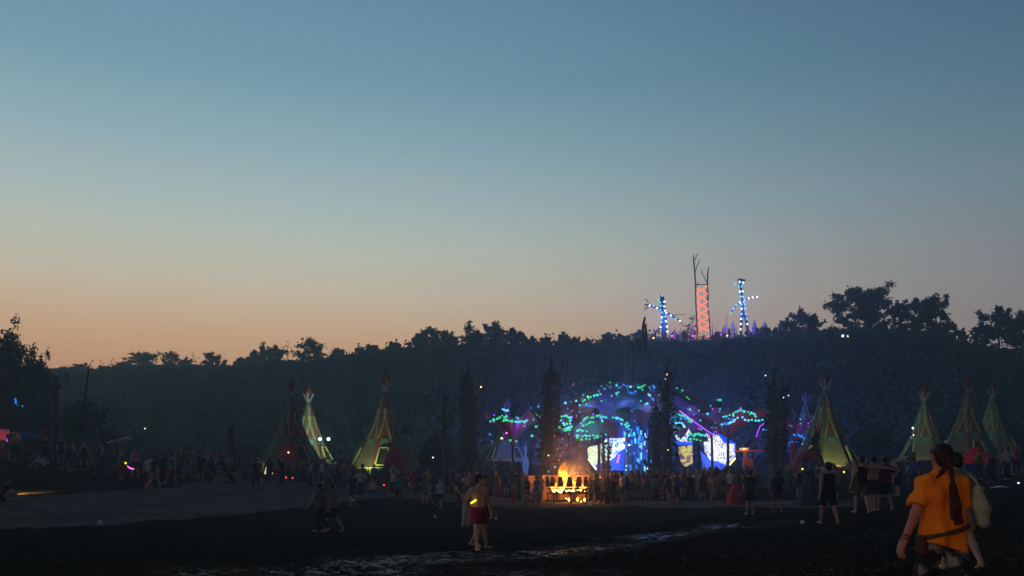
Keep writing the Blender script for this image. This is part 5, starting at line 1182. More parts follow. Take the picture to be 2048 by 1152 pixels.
MB().tube([(0, 0, -.3), (0, 0, zt * .5), (.02, 0, zt)], [.21, .19, .18], 9).build('post', M_DARKWOOD, tot)
MB().lathe([(.24, 0), (.26, .12), (.2, .2)], 9, (0, 0, zt - .05)).build('capital', M_DARKWOOD, tot)
bd = MB(); bd.tube([(0, 0, zt + .15), (0, 0, zt + .5), (.02, 0, zt + .85), (.03, 0, zt + 1.05)], [.13, .2, .13, .1], 8); bd.build('body', M_DARKWOOD, tot, smooth=True)
for s in (-1, 1): MB().prism([(s * .1, 0, zt + .8), (s * .35, 0, zt + .62), (s * .55, 0, zt + .42), (s * .3, 0, zt + .4), (s * .1, 0, zt + .45)], .07).build('wing', M_DARKWOOD, tot)
MB().tube([(.03, 0, zt + 1.05), (.05, -.02, zt + 1.15), (.2, -.03, zt + 1.12)], [.1, .09, .02], 7).build('head', M_DARKWOOD, tot)
tag(tot, 'dark totem post with a winged carved figure on top', 'totem')
def pole_thing(pts, Y, r, lab):
    b = stand(pts[0][0], Y); W = [L(x, y, Y, b) for x, y in pts]; W.insert(0, Vector((W[0].x * 1.0, 0, -.3)))
    root = MB().tube(W, [r * 1.2] + [r * (1 - .6 * i / len(pts)) for i in range(len(pts))], 6).build('leaning_pole', M_DARKWOOD, None, b)
    return tag(root, lab, 'pole')
pole_thing([(164, 870), (168, 810), (172, 780), (175, 755), (178, 732)], 57, .09, 'tall leaning pole rising from the dark bush against the sky')
pole_thing([(201, 880), (203, 840), (207, 800)], 58, .06, 'short leaning pole right of the tall leaning pole')
pole_thing([(308, 900), (307, 850), (309, 770)], 64, .03, 'thin upright pole above the walking group on the left')
def tent(px, Y, top, hw, c, lab, depth=1.0, up=None):
    b = stand(px, Y); root = empty('dome_tent', b, RNG.uniform(-.5, .5)); h = EYE + (HOR - top) / F * Y - b.z; w = hw / F * Y; m = mat('tent_' + c, CLOTH[c] if c in CLOTH else (.3, .3, .3), .8, .2, 3, trans=.15)
    N = 8
    for k in range(N):
        vs = []
        for i in range(7):
            t = i / 6; rr = math.cos(t * math.pi / 2) ** .75
            for j in range(3):
                a = 2 * math.pi * (k + j / 2) / N; sag = .97 if j == 1 else 1.0; vs.append((w * rr * sag * math.cos(a), w * depth * rr * sag * math.sin(a), h * math.sin(t * math.pi / 2)))
        MB().add(vs, [(i * 3 + j, i * 3 + j + 1, (i + 1) * 3 + j + 1, (i + 1) * 3 + j) for i in range(6) for j in range(2)]).build('tent_panel', m, root, smooth=True)
    for k in range(0, N, 2):
        a = 2 * math.pi * k / N; MB().tube([(w * 1.01 * math.cos(i / 6 * math.pi / 2) ** .75 * math.cos(a), w * 1.01 * depth * math.cos(i / 6 * math.pi / 2) ** .75 * math.sin(a), h * 1.01 * math.sin(i / 6 * math.pi / 2)) for i in range(7)], .02, 4).build('tent_rod', M_WIRE, root)
    return tag(root, lab, 'tent', 'small dome tents among the crowd')
def umbrella(px, Y, top, hem, hw, c, lab, tip=.1):
    b = stand(px, Y); root = empty('parasol', b); zt = EYE + (HOR - top) / F * Y - b.z; zh = EYE + (HOR - hem) / F * Y - b.z; w = hw / F * Y; m = mat('parasol_' + c, CLOTH[c], .8, .2, 3, trans=.35); N = 8
    for k in range(N):
        vs = []
        for i in range(6):
            t = i / 5
            for j in range(3): a = 2 * math.pi * (k + j / 2) / N; rr = w * (math.sin(t * math.pi / 2)) * (.95 if j == 1 else 1) + .02; vs.append((rr * math.cos(a), rr * math.sin(a), zt - (zt - zh) * t ** 1.6))
        MB().add(vs, [(i * 3 + j, (i + 1) * 3 + j, (i + 1) * 3 + j + 1, i * 3 + j + 1) for i in range(5) for j in range(2)]).build('canopy_gore', m, root, smooth=True)
    MB().tube([(0, 0, -.2), (0, 0, zt + tip)], .03, 6).build('pole', M_IRON, root)
    return tag(root, lab, 'parasol'), b, zh
u, ub, uz = umbrella(4, 56, 858, 880, 34, 'pink', 'pink parasol at the left edge of the photo'); 
for (x, y, c) in ((17, 876, 'red'), (26, 874, 'warm'), (15, 881, 'violet')): bulb(u, L(x, y, 55, ub), .08, c, 'lamp')
point_light('stall_light', (.3, -.4, uz - .3), 25, (1, .25, .25), .1, u)
umbrella(50, 60, 864, 878, 30, 'blue', 'wide dull blue parasol right of the pink one')
umbrella(121, 58, 858, 872, 16, 'teal', 'small teal parasol beside the totem post')
umbrella(92, 59, 856, 868, 10, 'red', 'small red parasol left of the totem post')
u, ub, uz = umbrella(1951, 52, 894, 926, 24, 'red', 'glowing red pointed parasol at far right'); point_light('parasol_light', (0, 0, uz + .1), 14, (1, .12, .1), .1, u); bulb(u, (0, -.05, uz + .15), .06, 'red', 'lamp')
b = stand(1944, 51); cl = empty('cloth_hanging', b); zc = EYE + (HOR - 937) / F * 51 - b.z; MB().box((0, 0, zc), (.5, .05, .5)).build('cloth', mat('blue_cloth', (.025, .06, .25), .85, .2, 3, trans=.2), cl)
for s in (-1, 1): MB().tube([(s * .25, .04, -.2), (s * .25, .04, zc + .28)], .02, 5).build('pole', M_IRON, cl)
tag(cl, 'blue cloth hung on poles below the glowing red parasol', 'cloth')
tent(1478, 45, 966, 26, 'red', 'red dome tent right of the bonfire crowd'); tent(1622, 40, 957, 26, 'navy', 'dark blue dome tent left of the man in the black vest'); tent(1806, 42, 968, 32, 'navy', 'low dark blue tent behind the three men arm in arm', .8); tent(1922, 47, 938, 30, 'teal', 'pale green tent right of the man in yellow')
tent(2022, 52, 926, 26, 'grey', 'grey tent at the right edge of the crowd'); tent(700, 58, 932, 24, 'dark grey', 'dark grey tent among the crowd below the tepees'); tent(840, 60, 934, 20, 'navy', 'dark blue tent in the crowd below the dome shelter')
for lab, pts, Y in (('left pale awning strip at the stall beyond the left crowd', [(212, 884), (222, 881), (223, 884), (213, 887)], 57), ('right pale awning strip at the stall beyond the left crowd', [(230, 881), (250, 874), (251, 877), (231, 884)], 57)):
    b = stand(pts[0][0], Y); root = empty('awning', b); MB().prism([L(x, y, Y, b) for x, y in pts], .9).build('sheet', mat('awning_pale', (.5, .55, .6), .8, .15), root)
    for x, y in (pts[0], pts[1]): q = L(x, y, Y + .1, b); MB().tube([(q.x, q.y, q.z), (q.x, q.y, gz(q.x + b.x, Y) - b.z - .2)], .025, 5).build('pole', M_IRON, root)
    tag(root, lab, 'awning', 'awning strips of the left stall')
# blue neon squiggle hung in the big left tree
b = stand(37, 63); nb = empty('neon_sign', b)
MB().tube([L(x, y, 63, b) for x, y in ((30, 797), (32, 802), (31, 806), (34, 811), (38, 813), (44, 812), (46, 813))], .06, 6).build('neon_tube', LED['blue'], nb)
MB().tube([L(38, 813, 63.1, b), Vector((0, .1, -.2))], .03, 5).build('pole', M_IRON, nb); tag(nb, 'blue neon squiggle on a pole before the large left tree', 'sign')
for px, py, Y, c, lab in ((290, 857, 70, 'pale', 'small white lamp on a pole above the left crowd'), (866, 915, 64, 'white', 'small white lamp on a pole before the dome shelter'), (1097, 943, 56, 'green', 'green lamp left of the flames'), (1110, 934, 57, 'sky', 'bluish lamp just left of the flames'), (1097, 911, 60, 'pale', 'pale lamp above the green lamp by the fire'), (1605, 938, 50, 'yellow', 'yellow lamp left of the man in the black vest'), (1688, 944, 50, 'yellow', 'yellow lamp between the black vest man and the three men'), (1600, 949, 50, 'red', 'pink-red lamp under the yellow one left of the black vest man'), (577, 905, 60, 'warm', 'warm lamp at the red arch of the far left tepee'), (1487, 944, 58, 'magenta', 'pinkish lamp in the crowd below the orange lamp post'), (2037, 966, 40, 'white', 'bright white triangular lamp at the right edge of the crowd'), (1425, 948, 58, 'cyan', 'cyan lamp in the crowd below the right screen'), (572, 955, 58, 'red', 'left red lamp low in the crowd below the far left tepee'), (585, 956, 58, 'red', 'right red lamp low in the crowd below the far left tepee'), (768, 970, 54, 'red', 'red lamp near the ground below the lone tepee'), (820, 968, 54, 'red', 'red lamp near the ground below the dome shelter'), (1888, 936, 30, 'warm', 'warm lamp seen over the shoulder of the man in yellow')):
    x = (px - 1024) / F * Y; b = Vector((x, Y, gz(x, Y))); root = empty('stick_lamp', b); z = EYE + (HOR - py) / F * Y - b.z
    MB().tube([(0, 0, -.1), (0, 0, z)], .02, 5).build('stick', M_IRON, root); bulb(root, (0, 0, z), .065 if Y > 45 else .045, c, 'lamp'); tag(root, lab, 'lamp', 'small coloured lamps in the crowd')
# lit shop lights below the left tepees (white slats at 530-545)
b = stand(538, 60); st = empty('lit_stall', b)
for i, px in enumerate((524, 530, 537, 544, 549)):
    MB().bar(L(px, 948, 60, b), L(px + 3, 926 + 3 * (i % 2), 60, b), .10, .08).build('light_slat', glow('slat_light', (1, .78, .5), 1.0, True) if i % 2 else mat('slat_wood', (.4, .3, .22), .8), st)
MB().bar(L(520, 930, 60.2, b), L(553, 926, 60.2, b), .08).build('beam', M_POLE, st)
for px in (521, 552): MB().tube([L(px, 928, 60.2, b), Vector((L(px, 928, 60.2, b).x, .2, -.2))], .05, 5).build('post', M_POLE, st)
point_light('stall_light', (0, -.6, 1.3), 18, (1, .65, .35), .2, st)
tag(st, 'small stall of bright slats left of the far left tepee', 'stall')
# low lamp on the ground at the left edge that rakes yellow light along the path
lp = on_ground(-14, 990, 20, 45); gl = empty('ground_lamp', lp)
MB().box((0, 0, .1), (.3, .24, .2)).build('housing', M_IRON, gl); MB().box((.16, 0, .12), (.02, .2, .14)).build('lens', LED['warm'], gl)
tgt = on_ground(52, 987, 20, 45) - lp
point_light('ground_lamp_light', (.25, 0, .34), 6000, (1, .55, .05), .03, gl, 20, tuple(tgt + Vector((0, 0, -.05))), .9)
tag(gl, 'low lamp at the left edge throwing yellow light along the path', 'lamp')
M_LIT = mat('litter_white', (.6, .6, .6), .7, .15)
for i, (px, py, lab) in enumerate(((706, 1003, 'scrap of white litter beside the small standing figure left of centre'), (1182, 1013, 'pale litter scrap on the path in front of the bonfire'), (870, 1037, 'small scrap of litter between the white-shirted figure and the walking pair'), (992, 1040, 'tiny scrap of litter right of the man in red shorts'), (1605, 1050, 'tiny scrap of litter left of the black vest man'), (2000, 978, 'flat pale sheet on the ground at the right'), (1950, 989, 'crumpled yellow cloth on the ground at the right'), (200, 1049, 'tiny scrap of litter at the edge of the pale path'))):
    p = on_ground(px, py); s = .22 if i < 2 else (.6 if i in (5, 6) else .1); mb = MB(); vs = []
    for a in range(7): vs.append((math.cos(a * .9) * s * RNG.uniform(.6, 1), math.sin(a * .9) * s * .7 * RNG.uniform(.6, 1), RNG.uniform(.03, .10 + .2 * (i == 6))))
    vs.append((0, 0, .16 if i != 6 else .4)); vs.append((0, 0, .01)); mb.add(vs, [(k, (k + 1) % 7, 7) for k in range(7)] + [((k + 1) % 7, k, 8) for k in range(7)])
    o = mb.build('litter' if i < 5 or i == 7 else ('ground_sheet' if i == 5 else 'cloth_heap'), M_LIT if i != 6 else cloth('yellow'), None, p); tag(o, lab, 'litter' if i not in (5, 6) else 'cloth')
# ------------------------------------------------------------------ people who can be told apart
def face(px, tpx): return math.atan2(-(tpx - px), 1)
def who(px, Y, pose, rz_deg, label, **k):
    o = person(pose, stand(px, Y), math.radians(rz_deg), **k); o['group'] = k.get('group', 'people on the field') if False else 'people on the field'
    return tag(o, label, 'person')
H2 = 0.022
POSES['armsover_l'] = dict(arms=((5, 10, 10), (10, 88, 8)), legs=((14, 3, 6), (-10, 3, 12))); POSES['armsover_m'] = dict(arms=((10, 84, 8), (10, 80, 10)), legs=((-10, 3, 12), (14, 3, 6))); POSES['armsover_r'] = dict(arms=((10, 82, 12), (5, 40, 110)), legs=((12, 3, 6), (-12, 3, 14)))
who(1657, 23.5, 'walk', 0, 'person in black vest and long black shorts walking away, left of the three men', top='black', low='black', top_kind='tank', low_kind='shorts', skin=1, h=H2)
who(1723, 26.0, 'armsover_l', 0, 'leftmost of three men arm in arm, in dark vest and olive shorts', top='black', low='olive', top_kind='tank', skin=0, h=H2)
who(1746, 26.2, 'armsover_m', 0, 'middle of three men arm in arm, bare-backed in maroon shorts', low='maroon', skin=0, h=H2)
who(1769, 26.4, 'armsover_r', 0, 'rightmost of three men arm in arm, in maroon shirt and black shorts', top='maroon', low='black', skin=1, h=H2, scale=.97)
who(1500, 33.4, 'stand', 5, 'person in dark shirt and black shorts standing right of the red tent', top='dark grey', low='black', skin=1, h=H2)
who(1555, 35.8, 'stand2', -10, 'person in black top and maroon shorts standing below the right dead trees', top='black', low='maroon', skin=2, h=H2)
who(881, 46.6, 'walk', 160, 'small figure in white shirt standing left of the man in red shorts', fem=True, top='white', low='black', hair='long_hair', low_kind='shorts', h=.026, scale=.97)
who(640, 29.6, 'walk2', 70, 'left of two walking men, curly dark hair, grey shirt and navy trousers', top='grey', low='navy', low_kind='trousers', skin=1, h=H2)
who(665, 30.0, 'walk', 62, 'right of two walking men, in beige shirt and black shorts', top='khaki', low='black', skin=1, h=H2)
who(705, 45.0, 'stand', 30, 'small lone figure in olive shorts standing behind the two walking men', top='dark grey', low='olive', h=.026)
who(270, 48.0, 'stand2', 190, 'person in pink shirt holding a magenta glow stick in the left group', fem=True, top='pink', low='black', hair='long_hair', h=.026)
who(298, 43.5, 'walk', -20, 'person in white shirt and red trousers in the left walking group', top='white', low='red', low_kind='trousers', h=.026)
who(309, 43.0, 'walk2', -20, 'person in black shirt and khaki shorts in the left walking group', top='black', low='khaki', h=.026)
who(324, 46.0, 'walk', -15, 'person in dark clothes behind the left walking group', top='dark grey', low='black', low_kind='trousers', h=.026)
who(343, 46.5, 'walk2', -10, 'person in teal vest and red shorts at the right of the left walking group', top='teal', low='red', top_kind='tank', h=.026)
who(4, 33, 'sit', -60, 'dark seated figure at the left edge beside the yellow light', top='black', low='black', low_kind='trousers', h=.026)
who(94, 47, 'lie', -95, 'person in pale shirt lying on the dark left bank', top='white', low='black', low_kind='trousers', h=.026)
who(450, 52, 'sit2', 140, 'seated person in pale grey shirt in the left crowd', top='grey', low='teal', h=.026)
who(466, 51, 'sit', 100, 'seated person in black on the ground in the left crowd', top='black', low='black', low_kind='trousers', h=.026)
who(512, 50, 'stand2', 30, 'person in black jacket standing left of the bright slat stall', top='black', low='navy', low_kind='trousers', h=.026)
who(520, 52, 'stand', 150, 'person in white shirt and navy shorts by the bright slat stall', top='white', low='navy', h=.026)
who(512.5 + 0, 53.4, 'phone', 200, 'person in grey vest half hidden left of the bright slat stall', top='grey', low='black', top_kind='tank', h=.026)
who(545, 55, 'stand2', -150, 'person in pale shirt and red shorts before the bright slat stall', top='white', low='red', h=.026)
who(538, 54, 'walk', -20, 'dark figure walking past the bright slat stall', top='black', low='black', low_kind='trousers', h=.026)
g = empty('glow_stick', P(262, 935, 47.3)); MB().tube([P(x, y, 47.3) - g.location for x, y in ((255, 932), (258, 935), (262, 937), (268, 938))], .035, 6).build('tube', LED['magenta'], g)
MB().tube([P(268, 938, 47.3) - g.location, P(270.5, 936, 47.3) - g.location], .03, 6).build('cap', M_WIRE, g); tag(g, 'bent magenta glow stick held in the left group', 'glow stick')
g = empty('glow_ball', stand(251, 48)); MB().tube([(0, 0, -.1), (0, 0, EYE + (HOR - 926) / F * 48 - g.location.z)], .015, 5).build('stick', M_WIRE, g); bulb(g, (0, 0, EYE + (HOR - 926) / F * 48 - g.location.z), .07, 'yellow', 'ball'); tag(g, 'yellow glow ball left of the magenta glow stick', 'glow stick')

# ------------------------------------------------------------------ the crowd
CR = random.Random(11); taken = [tuple(o.location)[:2] for o in bpy.data.objects if o.name.startswith('person')]; labels = set()
TOPS = ['black', 'dark grey', 'grey', 'white', 'navy', 'blue', 'red', 'maroon', 'green', 'olive', 'khaki', 'pink', 'teal', 'brown', 'purple', 'orange', None]
TW = [6, 5, 4, 3, 4, 2, 1.5, 2, 2, 2, 2, 1.2, 2, 2, 1.5, .7, 3]
LOWS = ['black', 'dark grey', 'navy', 'khaki', 'olive', 'red', 'maroon', 'brown', 'blue', 'grey']
LW = [6, 4, 4, 2, 2, 1, 2, 2, 1.5, 2]
PH = {'stand': 'standing', 'stand2': 'standing relaxed', 'walk': 'walking', 'walk2': 'striding', 'hips': 'hands on hips', 'fold': 'arms folded', 'dance': 'dancing', 'up': 'one arm raised', 'phone': 'looking down', 'look': 'looking aside', 'sit': 'seated', 'sit2': 'seated cross-legged'}
def crowd(n, px0, px1, Y0, Y1, place, poses, face_deg=(-40, 40), gap=.55):
    k = 0; tries = 0
    while k < n and tries < n * 40:
        tries += 1
        px = CR.uniform(px0, px1); Y = CR.uniform(Y0, Y1); b = stand(px, Y)
        if any((b.x - a) ** 2 + (b.y - c) ** 2 < gap * gap for a, c in taken): continue
        pose = CR.choice(poses); fem = CR.random() < .35
        top = CR.choices(TOPS, TW)[0]; low = CR.choices(LOWS, LW)[0]; tk = CR.choice(['tshirt', 'tshirt', 'tank']); lk = CR.choice(['shorts', 'trousers', 'trousers'])
        if fem and top is None: top = 'black'; tk = 'tank'
        dress = fem and CR.random() < .25
        if dress and not pose.startswith('sit'): tk = 'dress'; low = None
        up = f"{top} {dict(tshirt='shirt', tank='vest', dress='dress')[tk]}" if top else 'no shirt'
        lab = f"person in {up}{(' and ' + low + ' ' + lk) if low else ''}, {PH[pose]}, {place}"
        if lab in labels or len(lab.split()) > 16: continue
        labels.add(lab); taken.append((b.x, b.y)); k += 1
        o = person(pose, b, math.radians(CR.uniform(*face_deg)), fem=fem, top=top, low=low, hair='long_hair' if fem or CR.random() < .15 else 'hair', skin=CR.choice([0, 1, 1, 2, 2]), hairc=CR.choice([0, 1, 1, 2]), scale=CR.uniform(.92, 1.04), top_kind=tk, low_kind=lk)
        tag(o, lab, 'person', 'crowd around the dance floor')
ST = ['stand', 'stand2', 'hips', 'fold', 'phone', 'look', 'walk', 'walk2']; DN = ['stand', 'dance', 'up', 'stand2', 'look', 'fold', 'dance']
crowd(26, 355, 505, 50, 64, 'in the left crowd', ST + ['sit'], (-180, 180))
crowd(9, 545, 640, 54, 62, 'before the far left tepee', ST, (-180, 180))
crowd(26, 640, 830, 49, 62, 'before the lone tepee', ST + ['sit', 'sit2'], (-90, 90))
crowd(24, 830, 1045, 47, 64, 'between lone tepee and bonfire', ST + ['sit'], (-90, 60))
crowd(9, 1040, 1092, 48.5, 54, 'close left of the bonfire', ST + ['sit'], (-110, -20))
crowd(11, 1186, 1262, 47.8, 53, 'close right of the bonfire', ST, (20, 110))
crowd(5, 1098, 1178, 58, 62, 'behind the plank wall', DN)
crowd(36, 1170, 1500, 56, 71, 'dancing before the screens', DN)
crowd(20, 1265, 1470, 47, 56, 'right of the bonfire', ST)
crowd(22, 1490, 1650, 46, 62, 'below the orange lamp post', DN + ST)
crowd(14, 1660, 1830, 40, 58, 'before the big right tepee', ST)
crowd(18, 1900, 2060, 44, 60, 'at far right', ST + ['sit'])
crowd(24, 1180, 1640, 60, 73, 'near the stage front', DN)
crowd(14, 20, 250, 44, 58, 'on the dark left bank', ST + ['sit', 'sit2', 'sit'], (-180, 180))

# ------------------------------------------------------------------ man in red shorts and the companion half hidden behind him
def hero(name, b, loc, rz, skin, clothes, h=.014, scale=1.0, hair=None, fingers=True):
    me = sdf_mesh('body', b.prims(fingers), h, .026); me.materials.append(skin); o = link('person', me, None, loc); o.rotation_euler = (0, 0, rz); o.scale = (scale,) * 3
    for nm, (r, c, off), m, fold in clothes: link(nm, sdf_mesh(nm, r, h, .026, off, c, fold, 3), o, (0, 0, 0), m)
    if hair:
        r, c, off = hair[0]; link('hair', sdf_mesh('hair', r, h, .02, off, c, .02, 8), o, (0, 0, 0), hair[1])
    return o
rs = Body(legs=((-16, 4, 20), (14, 3, 4)), arms=((-8, 12, 20), (10, 42, 150, -5)), head=(-62, 6), lean=3, height=1.75)
pR = stand(957, 19.6)
o = hero('man', rs, pR, math.radians(-150), mat('skin_warm', (.58, .33, .22), .55, .12, 8, spec=.3), [('shorts', rs.g_shorts(.72), cloth('red'), .02)], hair=(rs.g_hair(), HAIR[1]))
tag(o, 'bare-chested man in red shorts with one arm raised, mid-field', 'person')
g = empty('glow_stick', P(948, 1003, 19.6 - .24)); MB().tube([Vector((-.075, 0, -.045)), Vector((.055, 0, .04))], .022, 8).build('tube', LED['yellow'], g); MB().tube([Vector((.055, 0, .04)), Vector((.08, 0, .055))], .018, 8).build('cap', M_WIRE, g)
tag(g, 'yellow glow stick hanging on the chest of the man in red shorts', 'glow stick')
cp = Body(legs=((-14, 3, 16), (16, 3, 8)), arms=((8, 14, 20), (-10, 14, 25)), head=(20, 8), lean=5, fem=True)
pC = stand(963, 20.3); o = hero('companion', cp, pC, math.radians(-110), SKIN[0], [('vest', cp.g_tank(), cloth('black'), .01), ('shorts', cp.g_shorts(.75), cloth('black'), .015)], hair=(cp.g_hair(True), HAIR[0]), fingers=False)
sar = MB(); vs = []
for i in range(9):
    for j in range(6): vs.append((-.42 + .045 * j + .012 * math.sin(i * 1.3 + j) - .006 * i, -.05 + .035 * math.sin(j * 2.1 + i * .4), 1.28 - .095 * i))
sar.add(vs, [(i * 6 + j, i * 6 + j + 1, (i + 1) * 6 + j + 1, (i + 1) * 6 + j) for i in range(8) for j in range(5)])
sh = sar.build('shawl', mat('pale_shawl', (.32, .30, .32), .9, .5, 25), o, smooth=True); md = sh.modifiers.new('thickness', 'SOLIDIFY'); md.thickness = .012
sh.rotation_euler = (0, 0, math.radians(110))
tag(o, 'person in black with a pale shawl half hidden behind the man in red shorts', 'person')

# ------------------------------------------------------------------ man in the yellow shirt (seen from behind) and the person with the bag beyond him
ym = Body(legs=((16, 3, 6), (-14, 3, 14)), arms=((-6, 20, 14), (4, 9, 22)), lean=2, head=(-6, 2), height=1.75, shoulder=.152, fat=.86)
pY = stand(1886, 7.5)
r_, c_, of_ = ym.g_tshirt(.135, .72)
r_ = [q if len(q) < 5 else (q[0], q[1], q[2] - .004, q[3] - .004, True) for q in r_] + [(ym.pel + V3(-.085, 0, .12), ym.pel + V3(-.08, 0, -.13), .085, .085), (ym.pel + V3(.085, 0, .12), ym.pel + V3(.08, 0, -.13), .085, .085)]
c_ = [(ym.pel - V3(0, 0, .105), (-.28, 0, -1))]
M_PANTS = bpy.data.materials.new('splash_trousers'); M_PANTS.use_nodes = True
nt = M_PANTS.node_tree; bs_ = nt.nodes['Principled BSDF']; bs_.inputs['Roughness'].default_value = .9
tc = nt.nodes.new('ShaderNodeTexCoord'); nz = nt.nodes.new('ShaderNodeTexNoise'); nz.inputs['Scale'].default_value = 7; nz.inputs['Detail'].default_value = 5; nt.links.new(tc.outputs['Object'], nz.inputs['Vector'])
rp = nt.nodes.new('ShaderNodeValToRGB'); nt.links.new(nz.outputs['Fac'], rp.inputs[0]); rp.color_ramp.elements[0].position = .54; rp.color_ramp.elements[0].color = (.008, .008, .009, 1); rp.color_ramp.elements[1].position = .64; rp.color_ramp.elements[1].color = (.22, .22, .24, 1); nt.links.new(rp.outputs[0], bs_.inputs['Base Color'])
o = hero('yellow', ym, pY, math.radians(2), mat('skin_ruddy', (.42, .17, .12), .6, .15, 8, spec=.25), [('shirt', (r_, c_, .022), cloth('yellow'), .045), ('trousers', ym.g_trousers(), M_PANTS, .03)], h=.0105, hair=(([(a, b, ra - .009, rb - .009) for a, b, ra, rb in ym.g_hair()[0]],) + ym.g_hair()[1:], mat('hair_dark', (.02, .012, .010), .6, .4, 30, .3)))
def child(nm, prims, m, h=.008, k=.012, fold=0.0, cuts=()): return link(nm, sdf_mesh(nm, prims, h, k, 0, cuts, fold, 5), o, (0, 0, 0), m)
M_SCARF = mat('scarf_maroon', (.060, .013, .014), .9, .3, 20, .3); M_BELT = mat('belt_brown', (.07, .035, .02), .8, .3, 15, .2)
hd, hu, hf, nk = ym.hd, ym.hu, ym.hf, ym.neck
# head scarf: cap over the hair, a knot and two long tails
band = [hd + (hf * math.cos(2 * math.pi * i / 20) * .097 + ym.hx * math.sin(2 * math.pi * i / 20) * .080) - hf * .012 + hu * (.03 + .05 * math.cos(2 * math.pi * i / 20)) for i in range(21)]
child('head_scarf', [(band[i], band[i + 1], .007, .007) for i in range(20)] + [(hd - hf * .115 - hu * .045, hd - hf * .115 - hu * .06, .028, .028)], M_SCARF, .008, .02, .01)
bk = -.165
child('scarf_tail', [(hd - hf * .12 - hu * .07, nk + V3(.01, bk, -.10), .020, .026), (nk + V3(.015, bk, -.10), nk + V3(.045, bk - .012, -.27), .026, .030), (nk + V3(.045, bk - .012, -.27), nk + V3(.065, bk + .01, -.42), .030, .034, True), (nk + V3(-.012, bk, -.08), nk + V3(.01, bk - .01, -.36), .018, .024)], M_SCARF, .008, .02, .02)
child('scarf_tail', [(hd - hf * .11 - hu * .06, nk + V3(-.06, -.12, .03), .016, .020), (nk + V3(-.06, -.12, .03), nk + V3(-.105, -.10, -.03), .020, .012, True)], M_SCARF, .008, .02, .01)
# slanting waist strap with a pouch, wrist bands
pl = ym.pel
ring = []
for i in range(25):
    a = 2 * math.pi * i / 24; ring.append((pl[0] + .212 * math.cos(a), pl[1] + .158 * math.sin(a), pl[2] + .035 + .055 * math.cos(a)))
MB().tube(ring, .020, 6, False).build('waist_strap', M_BELT, o, smooth=True)
child('pouch', [(pl + V3(-.20, -.02, -.04), pl + V3(-.205, -.02, -.13), .05, .055)], M_BELT, .01, .02)
sh_, el_, wr_, d_ = ym.arms[0]
for t in (.0, .022, .05):
    c = wr_ - d_ * t; u_ = np.cross(d_, V3(0, 1, 0)); u_ /= np.linalg.norm(u_); w_ = np.cross(d_, u_)
    MB().tube([tuple(c + (u_ * math.cos(2 * math.pi * i / 12) + w_ * math.sin(2 * math.pi * i / 12)) * (.034 + t * .06)) for i in range(13)], .006, 5, False).build('wrist_band', mat('band_dark', (.03, .015, .015), .8), o)
tag(o, 'man in a yellow shirt with a maroon head scarf, seen from behind at right', 'person')
bg = Body(legs=((12, 3, 6), (-16, 4, 22)), arms=((0, 10, 14), (0, 12, 20)), lean=4, fem=True, head=(-10, 4)); pB = stand(1914, 12.6)
o = hero('bag', bg, pB, 0, SKIN[0], [('shirt', bg.g_tshirt(.05), cloth('khaki'), .02), ('shorts', bg.g_shorts(.8), cloth('khaki'), .02)], hair=(bg.g_hair(), HAIR[0]), fingers=False, h=.016)
tag(o, 'dark-haired person in pale clothes partly hidden by the man in yellow', 'person')
bag = sdf_mesh('sack', [((0, 0, 0), (.04, 0, -.26), .06, .11), ((.04, 0, -.26), (.07, 0, -.46), .11, .10)], .016, .05, 0, (), .03, 2); M_SACK = mat('sack_cloth', (.40, .36, .22), .9, .2, 8, .3)
br = empty('shoulder_bag', pB + Vector((.26, -.10, 1.20))); link('sack', bag, br, (0, 0, 0), M_SACK)
MB().tube([(.03, 0, .02), (-.04, .03, .15), (-.10, .10, .24), (-.06, .18, .2)], .018, 6).build('strap', M_SACK, br); tag(br, 'pale cloth sack hanging from the shoulder behind the man in yellow', 'bag')

# ------------------------------------------------------------------ lamp post behind the camera: the warm light on the nearest people
lb = Vector((-2.5, -7.0, gz(-2.5, -7.0))); lmp = empty('lamp_post', lb)
MB().tube([(0, 0, -.4), (0, 0, 4.2)], .06, 8).build('post', M_IRON, lmp); MB().bar((0, 0, 4.15), (.7, .5, 4.2), .05).build('arm', M_IRON, lmp); MB().lathe([(.22, 4.0), (.16, 4.15), (.06, 4.22)], 10, (.7, .5, 0)).build('shade', M_IRON, lmp)
bulb(lmp, (.7, .5, 4.02), .08, 'warm', 'lamp'); point_light('lamp_post_light', (.7, .5, 3.9), 850, (1.0, .36, .09), .08, lmp, 75, (4.5, 18, 1.2), .8)
tag(lmp, 'warm lamp on a post behind the viewer', 'lamp post')
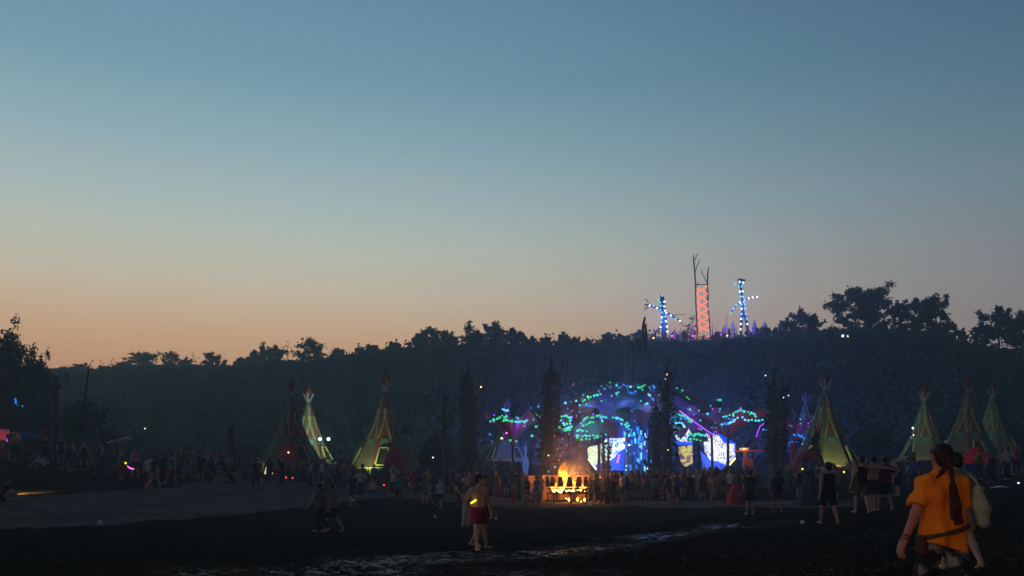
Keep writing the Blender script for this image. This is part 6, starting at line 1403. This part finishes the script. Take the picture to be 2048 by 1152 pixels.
# ------------------------------------------------------------------ evening haze filling the valley
def haze_box(x0, x1, y0, y1, z0, z1, dens, colr):
    me = MB().box(((x0 + x1) / 2, (y0 + y1) / 2, (z0 + z1) / 2), (x1 - x0, y1 - y0, z1 - z0)).mesh('haze')
    m = bpy.data.materials.new('haze'); m.use_nodes = True; nt = m.node_tree
    for n in list(nt.nodes): nt.nodes.remove(n)
    o = nt.nodes.new('ShaderNodeOutputMaterial'); p = nt.nodes.new('ShaderNodeVolumePrincipled')
    p.inputs['Color'].default_value = (*colr, 1); p.inputs['Density'].default_value = dens; p.inputs['Anisotropy'].default_value = 0.55
    nt.links.new(p.outputs[0], o.inputs['Volume'])
    me.materials.append(m)
    return tag(link('haze', me), 'thin evening haze and fire smoke filling the valley', 'haze', kind='stuff')
haze_box(-430, 430, -430, 430, -12, 36, 0.0019, (0.62, 0.84, 1.0))

# smoke over the bonfire, thinning outwards
sm = MB().lathe([(2.6, 0), (3.2, 2), (3.6, 5), (3.8, 9)], 16, (.6, 0, 0)).mesh('smoke'); m = bpy.data.materials.new('smoke'); m.use_nodes = True; nt = m.node_tree
for n in list(nt.nodes): nt.nodes.remove(n)
o_ = nt.nodes.new('ShaderNodeOutputMaterial'); p_ = nt.nodes.new('ShaderNodeVolumePrincipled'); p_.inputs['Color'].default_value = (.8, .75, .7, 1); nt.links.new(p_.outputs[0], o_.inputs['Volume'])
tc = nt.nodes.new('ShaderNodeTexCoord'); sx_ = nt.nodes.new('ShaderNodeSeparateXYZ'); nt.links.new(tc.outputs['Generated'], sx_.inputs[0])
def mth(op, a, b=None, c=None):
    n = nt.nodes.new('ShaderNodeMath'); n.operation = op
    for i, q in enumerate((a, b, c)):
        if q is None: continue
        if isinstance(q, (int, float)): n.inputs[i].default_value = q
        else: nt.links.new(q, n.inputs[i])
    return n.outputs[0]
dx = mth('SUBTRACT', sx_.outputs['X'], .5); dy = mth('SUBTRACT', sx_.outputs['Y'], .5); rr = mth('SQRT', mth('ADD', mth('MULTIPLY', dx, dx), mth('MULTIPLY', dy, dy)))
fall = mth('MAXIMUM', mth('MULTIPLY_ADD', rr, -2.3, 1.0), 0.0); up = mth('MAXIMUM', mth('SUBTRACT', 1.0, sx_.outputs['Z']), 0.0)
nz = nt.nodes.new('ShaderNodeTexNoise'); nz.inputs['Scale'].default_value = .8; nz.inputs['Detail'].default_value = 3; nt.links.new(tc.outputs['Object'], nz.inputs['Vector'])
lump = mth('MAXIMUM', mth('MULTIPLY_ADD', nz.outputs['Fac'], 3.0, -1.0), 0.0)
nt.links.new(mth('MULTIPLY', mth('MULTIPLY', fall, mth('MULTIPLY', up, up)), mth('MULTIPLY', lump, .085)), p_.inputs['Density'])
sm.materials.append(m); tag(link('smoke', sm, None, fb + Vector((0, 0, .9))), 'thin smoke lit orange above the bonfire', 'smoke', kind='stuff')
